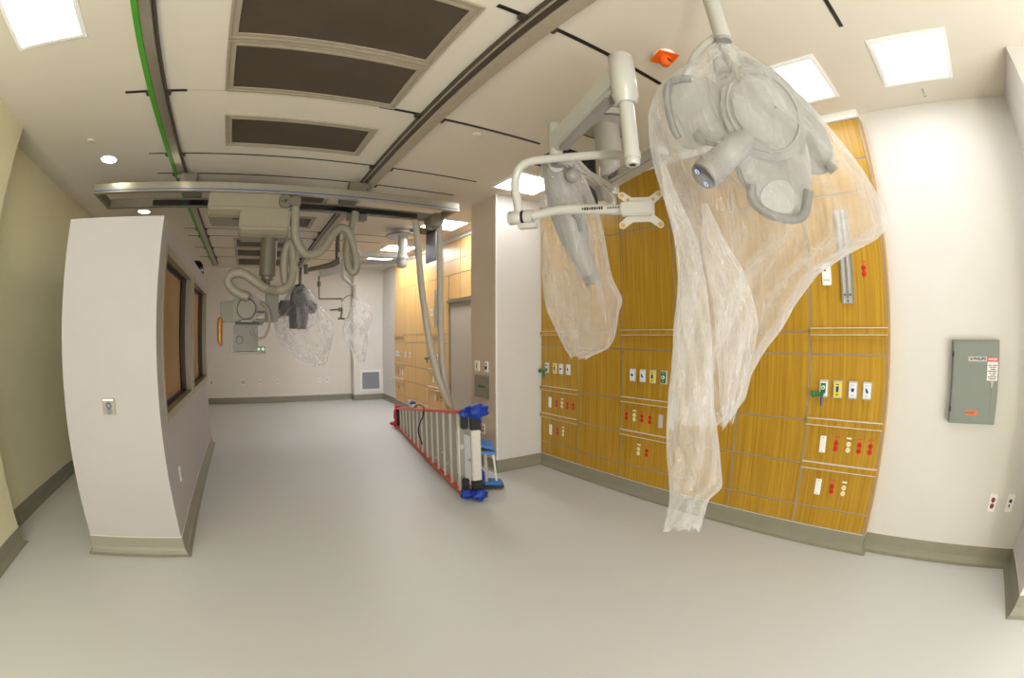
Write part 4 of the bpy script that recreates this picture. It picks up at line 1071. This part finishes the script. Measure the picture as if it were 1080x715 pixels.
o = bag('plastic_cover', 'clear plastic bag hanging over the grey arm left of the big covered lamp',
    [(172, 571, 606, 2.42, .10), (190, 569, 618, 2.42, .15), (212, 569, 627, 2.42, .16), (231, 570, 633, 2.42, .15), (262, 571, 640, 2.42, .14), (293, 572, 646, 2.42, .13), (316, 575, 656, 2.42, .12), (330, 578, 652, 2.42, .11), (355, 590, 648, 2.42, .09), (368, 597, 640, 2.42, .06), (377, 603, 618, 2.42, .03)],
    'plastic_film', nr=130, nc=100, amp=.016, seed=3.1, lobes=4)

# ------------------------------------------------------------------ surgical lamp
DL = 1.85
def LP(u, v, dz=0.): return at(u, v, d=DL+dz)
r = thing('surgical_lamp', 'large grey surgical lamp head with petal modules under a clear plastic bag', 'surgical lamp', tuple(LP(800, 120)))
cL = LP(800, 125); vw = (cL-C0).normalized(); ex = CR-vw*CR.dot(vw); ex.normalize(); ey = ex.cross(vw)
if ey.z < 0: ey = -ey
PXM = DL/FPX                                                    # metres per image unit around the lamp
def petal(name, poly, th, dz, m, bev=.018):
    c = Vector((0, 0)); b = MB(); bm = bmesh.new()
    pts = [LP(u, v, dz) for u, v in poly]
    # smooth the outline
    k = len(pts); sm = []
    for i in range(k):
        p0, p1, p2, p3 = pts[i-1], pts[i], pts[(i+1) % k], pts[(i+2) % k]
        for s_ in range(4):
            t = s_/4; sm.append(.5*((2*p1)+(-p0+p2)*t+(2*p0-5*p1+4*p2-p3)*t*t+(-p0+3*p1-3*p2+p3)*t**3))
    va = [bm.verts.new(p) for p in sm]; vb = [bm.verts.new(p+vw*th) for p in sm]
    f0 = bm.faces.new(va); f1 = bm.faces.new(vb[::-1]); n_ = len(sm)
    for i in range(n_): bm.faces.new([va[i], va[(i+1) % n_], vb[(i+1) % n_], vb[i]])
    es = [e for e in f0.edges]
    bmesh.ops.bevel(bm, geom=es, offset=bev, segments=4, affect='EDGES', profile=.6); bm.verts.index_update()
    b.add([v.co.copy() for v in bm.verts], [[v.index for v in f.verts] for f in bm.faces], 0, False); bm.free()
    return b.build(name, m, r)
def ell(cu, cv, a, b_, rot, n=16):
    return [(cu+a*math.cos(2*PI*k/n)*math.cos(rot)-b_*math.sin(2*PI*k/n)*math.sin(rot), cv+a*math.cos(2*PI*k/n)*math.sin(rot)+b_*math.sin(2*PI*k/n)*math.cos(rot)) for k in range(n)]
petal('lamp_petal', [(707, 90), (722, 84), (750, 82), (772, 84), (780, 110), (775, 140), (755, 150), (728, 158), (713, 148), (709, 120)], .05, .0, 'lamp_grey')
petal('lamp_petal', [(752, 62), (775, 58), (808, 68), (832, 88), (838, 105), (810, 108), (775, 98), (757, 84)], .05, .05, 'lamp_grey')
petal('lamp_petal', [(766, 148), (790, 136), (836, 118), (850, 148), (856, 182), (853, 206), (846, 226), (828, 231), (806, 225), (794, 212), (787, 192), (776, 168)], .05, -.02, 'lamp_grey')
petal('lamp_petal', [(826, 92), (840, 96), (856, 112), (872, 140), (880, 165), (874, 182), (858, 184), (846, 172), (838, 140)], .05, .03, 'lamp_grey')
petal('centre_housing', ell(806, 120, 54, 41, .95, 20), .09, -.045, 'lamp_grey', .03)
petal('centre_disc', ell(804, 116, 38, 28, .95, 20), .03, -.060, 'lamp_grey', .012)
b = MB(); e_ = [LP(u, v, -.050) for u, v in ell(805, 118, 46, 34, .95, 40)]; b.tube(e_+[e_[0]], .007, 8); b.build('disc_ring', 'lamp_grey', r)
b = MB(); q = LP(818, 113, -.063); b.blob(q, .006, .006, .006, amp=0); b.build('screw', 'black', r)
def bar(name, pts, rad, m, dz=-.01, sub=5):
    b = MB(); b.tube([LP(u, v, dz) for u, v in pts], rad, 12, sub=sub); return b.build(name, m, r)
bar('grab_handle', [(729, 83), (714, 84), (704, 90), (703, 104), (706, 120), (710, 135), (716, 146)], .016, 'lamp_dark')
bar('grab_handle', [(793, 194), (792, 206), (797, 216), (812, 226), (832, 231), (846, 228), (851, 216), (853, 200)], .020, 'lamp_dark', -.03)
bar('grab_handle', [(739, 138), (733, 144), (744, 150), (762, 154), (778, 156)], .010, 'lamp_dark', -.01)
bar('grab_handle', [(777, 170), (781, 188), (788, 198), (793, 204)], .010, 'lamp_dark', -.01)
b = MB(); b.tube([LP(873, 172, 0), LP(880, 181, 0)], .022, 10); b.build('corner_bumper', 'lamp_dark', r)
petal('light_window', [(802, 205), (812, 192), (828, 190), (838, 204), (836, 222), (820, 226), (806, 218)], .012, -.034, 'window_tint', .003)
hd0, hd1 = LP(790, 143, 0), LP(742, 186, -.21)
hx = (hd1-hd0).normalized()
b = MB(); b.tube([hd0, hd0+(hd1-hd0)*.5, hd1-hx*.02, hd1], [.052, .055, .058, .054], 28); b.build('control_handle', 'lamp_grey', r)
b = MB(); b.cyl(hd1, hd1+hx*.006, .053, .050, seg=28); b.build('handle_face', 'lamp_dark', r)
hu = (ey-hx*ey.dot(hx)).normalized(); hr = hx.cross(hu)
if hr.dot(CR) < 0: hr = -hr
for du, dv in ((-.016, .022), (.012, -.024)):
    q = hd1+hx*.006+hr*du+hu*dv
    b = MB(); b.cyl(q, q+hx*.004, .0165, seg=20); o_ = b.build('round_button', 'icon_blue', r)
    b = MB(); b.tube([q+hx*.004+(hr*math.cos(k*PI/6)+hu*math.sin(k*PI/6))*.009 for k in range(13)], .0018, 6)
    b.cyl(q+hx*.004-hr*.004, q+hx*.0055-hr*.004, .004, seg=10); b.build('symbol', 'plate_white', o_)
# suspension: drop tube, curved yoke
tp = LP(746, -20, .05); tq_ = LP(763, 42, .0)
top = Vector((tq_.x, tq_.y, 0)); 
b = MB(); b.cyl(Vector((tq_.x-.0, tq_.y, 2.995)), tq_+Vector((0, 0, -.0)), .036, seg=24); b.build('drop_tube', 'equip_white', r)
b = MB(); b.cyl(tq_+Vector((0, 0, .001)), tq_-Vector((0, 0, .012)), .037, .033, seg=24); b.build('tube_end', 'lamp_grey', r)
b = MB(); b.tube([LP(757, 38, .02), LP(745, 46, .03), LP(734, 58, .04), LP(727, 72, .05), LP(724, 84, .05)], .017, 14, sub=5); b.build('yoke', 'equip_white', r)
b = MB(); b.tube([LP(763, 44, .02), LP(768, 56, .05), LP(776, 72, .07)], [.03, .03, .035], 14, sub=4); b.build('yoke_joint', 'equip_white', r)
b = MB(); b.cyl((tq_.x, tq_.y, 2.999), (tq_.x, tq_.y, 2.96), .12, .07, seg=28); b.build('ceiling_rose', 'equip_white', r)

big = bag('plastic_cover', 'very large crumpled clear plastic bag draped over the surgical lamp, hanging almost to the floor',
    [(46, 758, 772, 1.84, .02), (58, 742, 790, 1.84, .08), (74, 716, 815, 1.84, .15), (90, 697, 834, 1.84, .19), (120, 684, 863, 1.84, .22), (150, 685, 888, 1.84, .23), (180, 691, 911, 1.84, .23), (210, 700, 928, 1.84, .22), (236, 708, 936, 1.84, .21), (252, 711, 924, 1.84, .20), (270, 714, 892, 1.84, .19), (290, 715, 862, 1.84, .18), (320, 713, 839, 1.84, .17),
     (345, 711, 825, 1.84, .16), (370, 710, 806, 1.84, .14), (395, 708, 793, 1.84, .13), (420, 705, 786, 1.84, .11), (436, 704, 774, 1.84, .09), (447, 703, 763, 1.84, .06)],
    'plastic_film', nr=230, nc=150, amp=.018, seed=1.7, lobes=4, fold=.12)
bag('tail', None,
    [(170, 697, 699, 1.80, .005), (210, 701, 716, 1.76, .02), (250, 711, 735, 1.74, .05), (300, 715, 745, 1.73, .07), (350, 711, 750, 1.74, .075), (400, 708, 752, 1.75, .075), (430, 704, 753, 1.76, .07), (460, 703, 757, 1.77, .07), (490, 704, 760, 1.78, .065), (514, 706, 761, 1.78, .06), (528, 706, 747, 1.78, .05), (545, 703, 742, 1.78, .04), (559, 699, 738, 1.78, .03)],
    'plastic_film_dense', nr=180, nc=100, amp=.010, seed=5.2, lobes=3, parent=big, fold=.14)
bag('inner_fold', None,
    [(215, 742, 744, 1.84, .005), (250, 740, 762, 1.84, .03), (290, 746, 786, 1.84, .06), (340, 755, 800, 1.84, .07), (390, 757, 790, 1.84, .06), (425, 760, 780, 1.84, .04), (445, 764, 772, 1.84, .02)],
    'plastic_film', nr=110, nc=80, amp=.014, seed=8.2, lobes=4, parent=big, fold=.3)

# ------------------------------------------------------------------ far boom, arms and bags
fm = Vector((2.16, 6.02, 0))
r = thing('ceiling_boom', 'distant white ceiling boom with round cover, beyond the hanging hose', 'ceiling boom', (fm.x, fm.y, H))
b = MB(); b.lathe((fm.x, fm.y, 0), [(.0001, 2.895), (.245, 2.895), (.25, 2.90), (.25, 2.908), (.10, 2.915), (.10, 2.99)], 40); b.build('ceiling_cover', 'equip_white', r)
b = MB(); b.lathe((fm.x, fm.y, 0), [(.248, 2.893), (.257, 2.90), (.252, 2.910)], 40); b.build('cover_rim', 'lamp_dark', r)
b = MB(); b.cyl((fm.x, fm.y, 2.90), (fm.x, fm.y, 2.60), .072, seg=28); b.build('spindle', 'equip_white', r)
b = MB(); b.cyl((fm.x, fm.y, 2.62), (fm.x, fm.y, 2.55), .09, seg=28, rim=.01); b.lathe((fm.x, fm.y, 2.47), [(.0001, -.04), (.05, -.03), (.075, .0), (.075, .08)], 24); b.build('joint', 'equip_white', r)
b = MB(); b.obox((fm.x, fm.y, 2.60), (1.25, 6.25, 2.62), .10, .07, bev=.015); b.obox((fm.x, fm.y, 2.53), (1.45, 6.6, 2.55), .09, .06, bev=.015); b.build('boom_arms', 'equip_white', r)
FY = 6.5
def A(u, v, dy=0.): return at(u, v, y=FY+dy)
r = thing('medical_boom', 'distant grey jointed arm carrying the dark bagged device', 'medical boom', tuple(A(356, 262)))
b = MB(); b.tube([A(356, 257), A(356, 274)], .035, 16); b.build('post', 'equip_shade', r)
b = MB(); b.tube([A(357, 275), A(350, 279), A(338, 282), A(322, 285)], [.05, .045, .035, .03], 14, sub=4); b.build('arm', 'equip_shade', r)
b = MB(); b.tube([A(323, 279), A(323, 289)], .035, 14); b.build('elbow', 'equip_cream', r)
b = MB(); b.tube([A(317, 282), A(316.5, 300)], .022, 12); b.build('drop_tube', 'equip_shade', r)
b = MB(); q0 = A(356, 257); b.tube([q0, Vector((q0.x, q0.y, 2.99))], .03, 14); b.build('upper_post', 'equip_shade', r)
r = thing('medical_boom', 'distant white open frame monitor arm between the two far bags', 'medical boom', tuple(A(362, 282)))
b = MB(); b.obox(A(337, 289), A(361, 282.5), .07, .12, bev=.02); b.build('spring_arm', 'equip_white', r)
b = MB(); b.tube([A(362, 280), A(362, 293), A(373.5, 302), A(373.5, 315)], .03, 12); b.build('link_arm', 'equip_white', r)
b = MB(); b.tube([A(336.5, 291), A(336.5, 315), A(360.7, 315), A(360.7, 326), A(348, 327)], .014, 10); b.build('frame_tube', 'equip_shade', r)
b = MB(); b.tube([A(361, 326), A(359.5, 335)], .014, 8); b.tube([A(356.5, 336), A(363.5, 336)], .014, 8); b.tube([A(336.5, 297), A(336.5, 302)], .028, 12); b.tube([A(357, 326.5), A(361, 326.5)], .03, 12); b.build('couplings', 'equip_shade', r)
b = MB(); b.tube([A(361, 318), A(364, 313.5), A(368, 311.5), A(373, 311)], .008, 8, sub=4); b.build('thin_hook', 'lamp_grey', r)
b = MB(); q0 = A(362, 281); b.tube([q0, Vector((q0.x, q0.y, 2.99))], .025, 14); b.build('upper_post', 'equip_white', r)

r = thing('bagged_device', 'dark cross shaped medical device inside the far clear bag', 'medical device', tuple(A(316, 325)))
b = MB(); b.tube([A(316, 300), A(316, 310), A(315, 330), A(314, 347)], [.06, .14, .15, .13], 14, sub=3); b.build('device_body', 'dark_fabric', r)
b = MB(); b.obox(A(293, 325), A(312, 325), .08, .22, bev=.03); b.build('left_wing', 'dark_fabric', r)
b = MB(); b.obox(A(318, 316), A(333, 328), .08, .16, bev=.03); b.build('right_wing', 'dark_fabric', r)
b = MB(); b.tube([A(290, 337, -.1), A(299, 331, -.1), A(308, 323, -.1)], .014, 10); b.tube([A(291, 319), A(290, 326), A(291, 334)], .018, 10); b.build('side_bar', 'equip_cream', r)
bag('plastic_cover', 'distant clear bag over the dark device right of the tube head',
    [(300, 311, 320, 6.6, .05), (306, 307, 326, 6.6, .18), (316, 300, 332, 6.6, .24), (328, 294, 343, 6.6, .26), (340, 288, 351, 6.6, .26), (350, 289, 351, 6.6, .24), (362, 296, 349, 6.6, .22), (372, 306, 347, 6.6, .18), (380, 318, 345, 6.6, .12), (386, 331, 342, 6.6, .06)],
    'plastic_film_far', nr=80, nc=70, amp=.06, seed=2.2, lobes=4)
bag('plastic_cover', 'distant white clear bag, right one of the two far bags near the wall grille',
    [(312, 373, 378, 6.7, .04), (318, 371, 385, 6.7, .12), (328, 369, 392, 6.7, .15), (340, 364, 391, 6.7, .16), (350, 361, 388, 6.7, .15), (362, 366, 388, 6.7, .12), (373, 374, 386, 6.7, .08), (381, 380, 383, 6.7, .03)],
    'plastic_film_far', nr=70, nc=60, amp=.045, seed=4.4, lobes=3)

# ------------------------------------------------------------------ added fill lights behind the camera, standing in for the suite
def area(name, loc, tgt, sx, sy, e, col=(.95, .98, 1)):
    l = bpy.data.lights.new(name, 'AREA'); l.shape = 'RECTANGLE'; l.size = sx; l.size_y = sy; l.energy = e; l.color = col
    o = bpy.data.objects.new(name, l); COL.objects.link(o); o.location = loc
    o.rotation_euler = (Vector(tgt)-Vector(loc)).to_track_quat('-Z', 'Y').to_euler(); return o
area('ceiling_fill', (.2, -2.6, .5), (.3, -.6, 3.0), 3.6, 1.6, 150)  # unseen area light added to lift the ceiling
area('corridor_fill', (-2.0, -2.9, 1.0), (-2.0, 4.0, 2.4), .5, 1.4, 110, (1, .98, .84))  # unseen warm area light added to brighten the left wall
# ------------------------------------------------------------------ world
w = bpy.data.worlds.new('world'); sc.world = w; w.use_nodes = True
w.node_tree.nodes['Background'].inputs[0].default_value = (.9, .92, 1, 1); w.node_tree.nodes['Background'].inputs[1].default_value = .3
sc.view_settings.view_transform = 'Standard'; sc.view_settings.look = 'None'; sc.view_settings.exposure = -.03; sc.view_settings.gamma = 1.05
cy = sc.cycles
cy.max_bounces = 10; cy.diffuse_bounces = 6; cy.glossy_bounces = 4; cy.transparent_max_bounces = 24; cy.transmission_bounces = 6
cy.caustics_reflective = False; cy.caustics_refractive = False; cy.sample_clamp_indirect = 6
cy.use_denoising = True
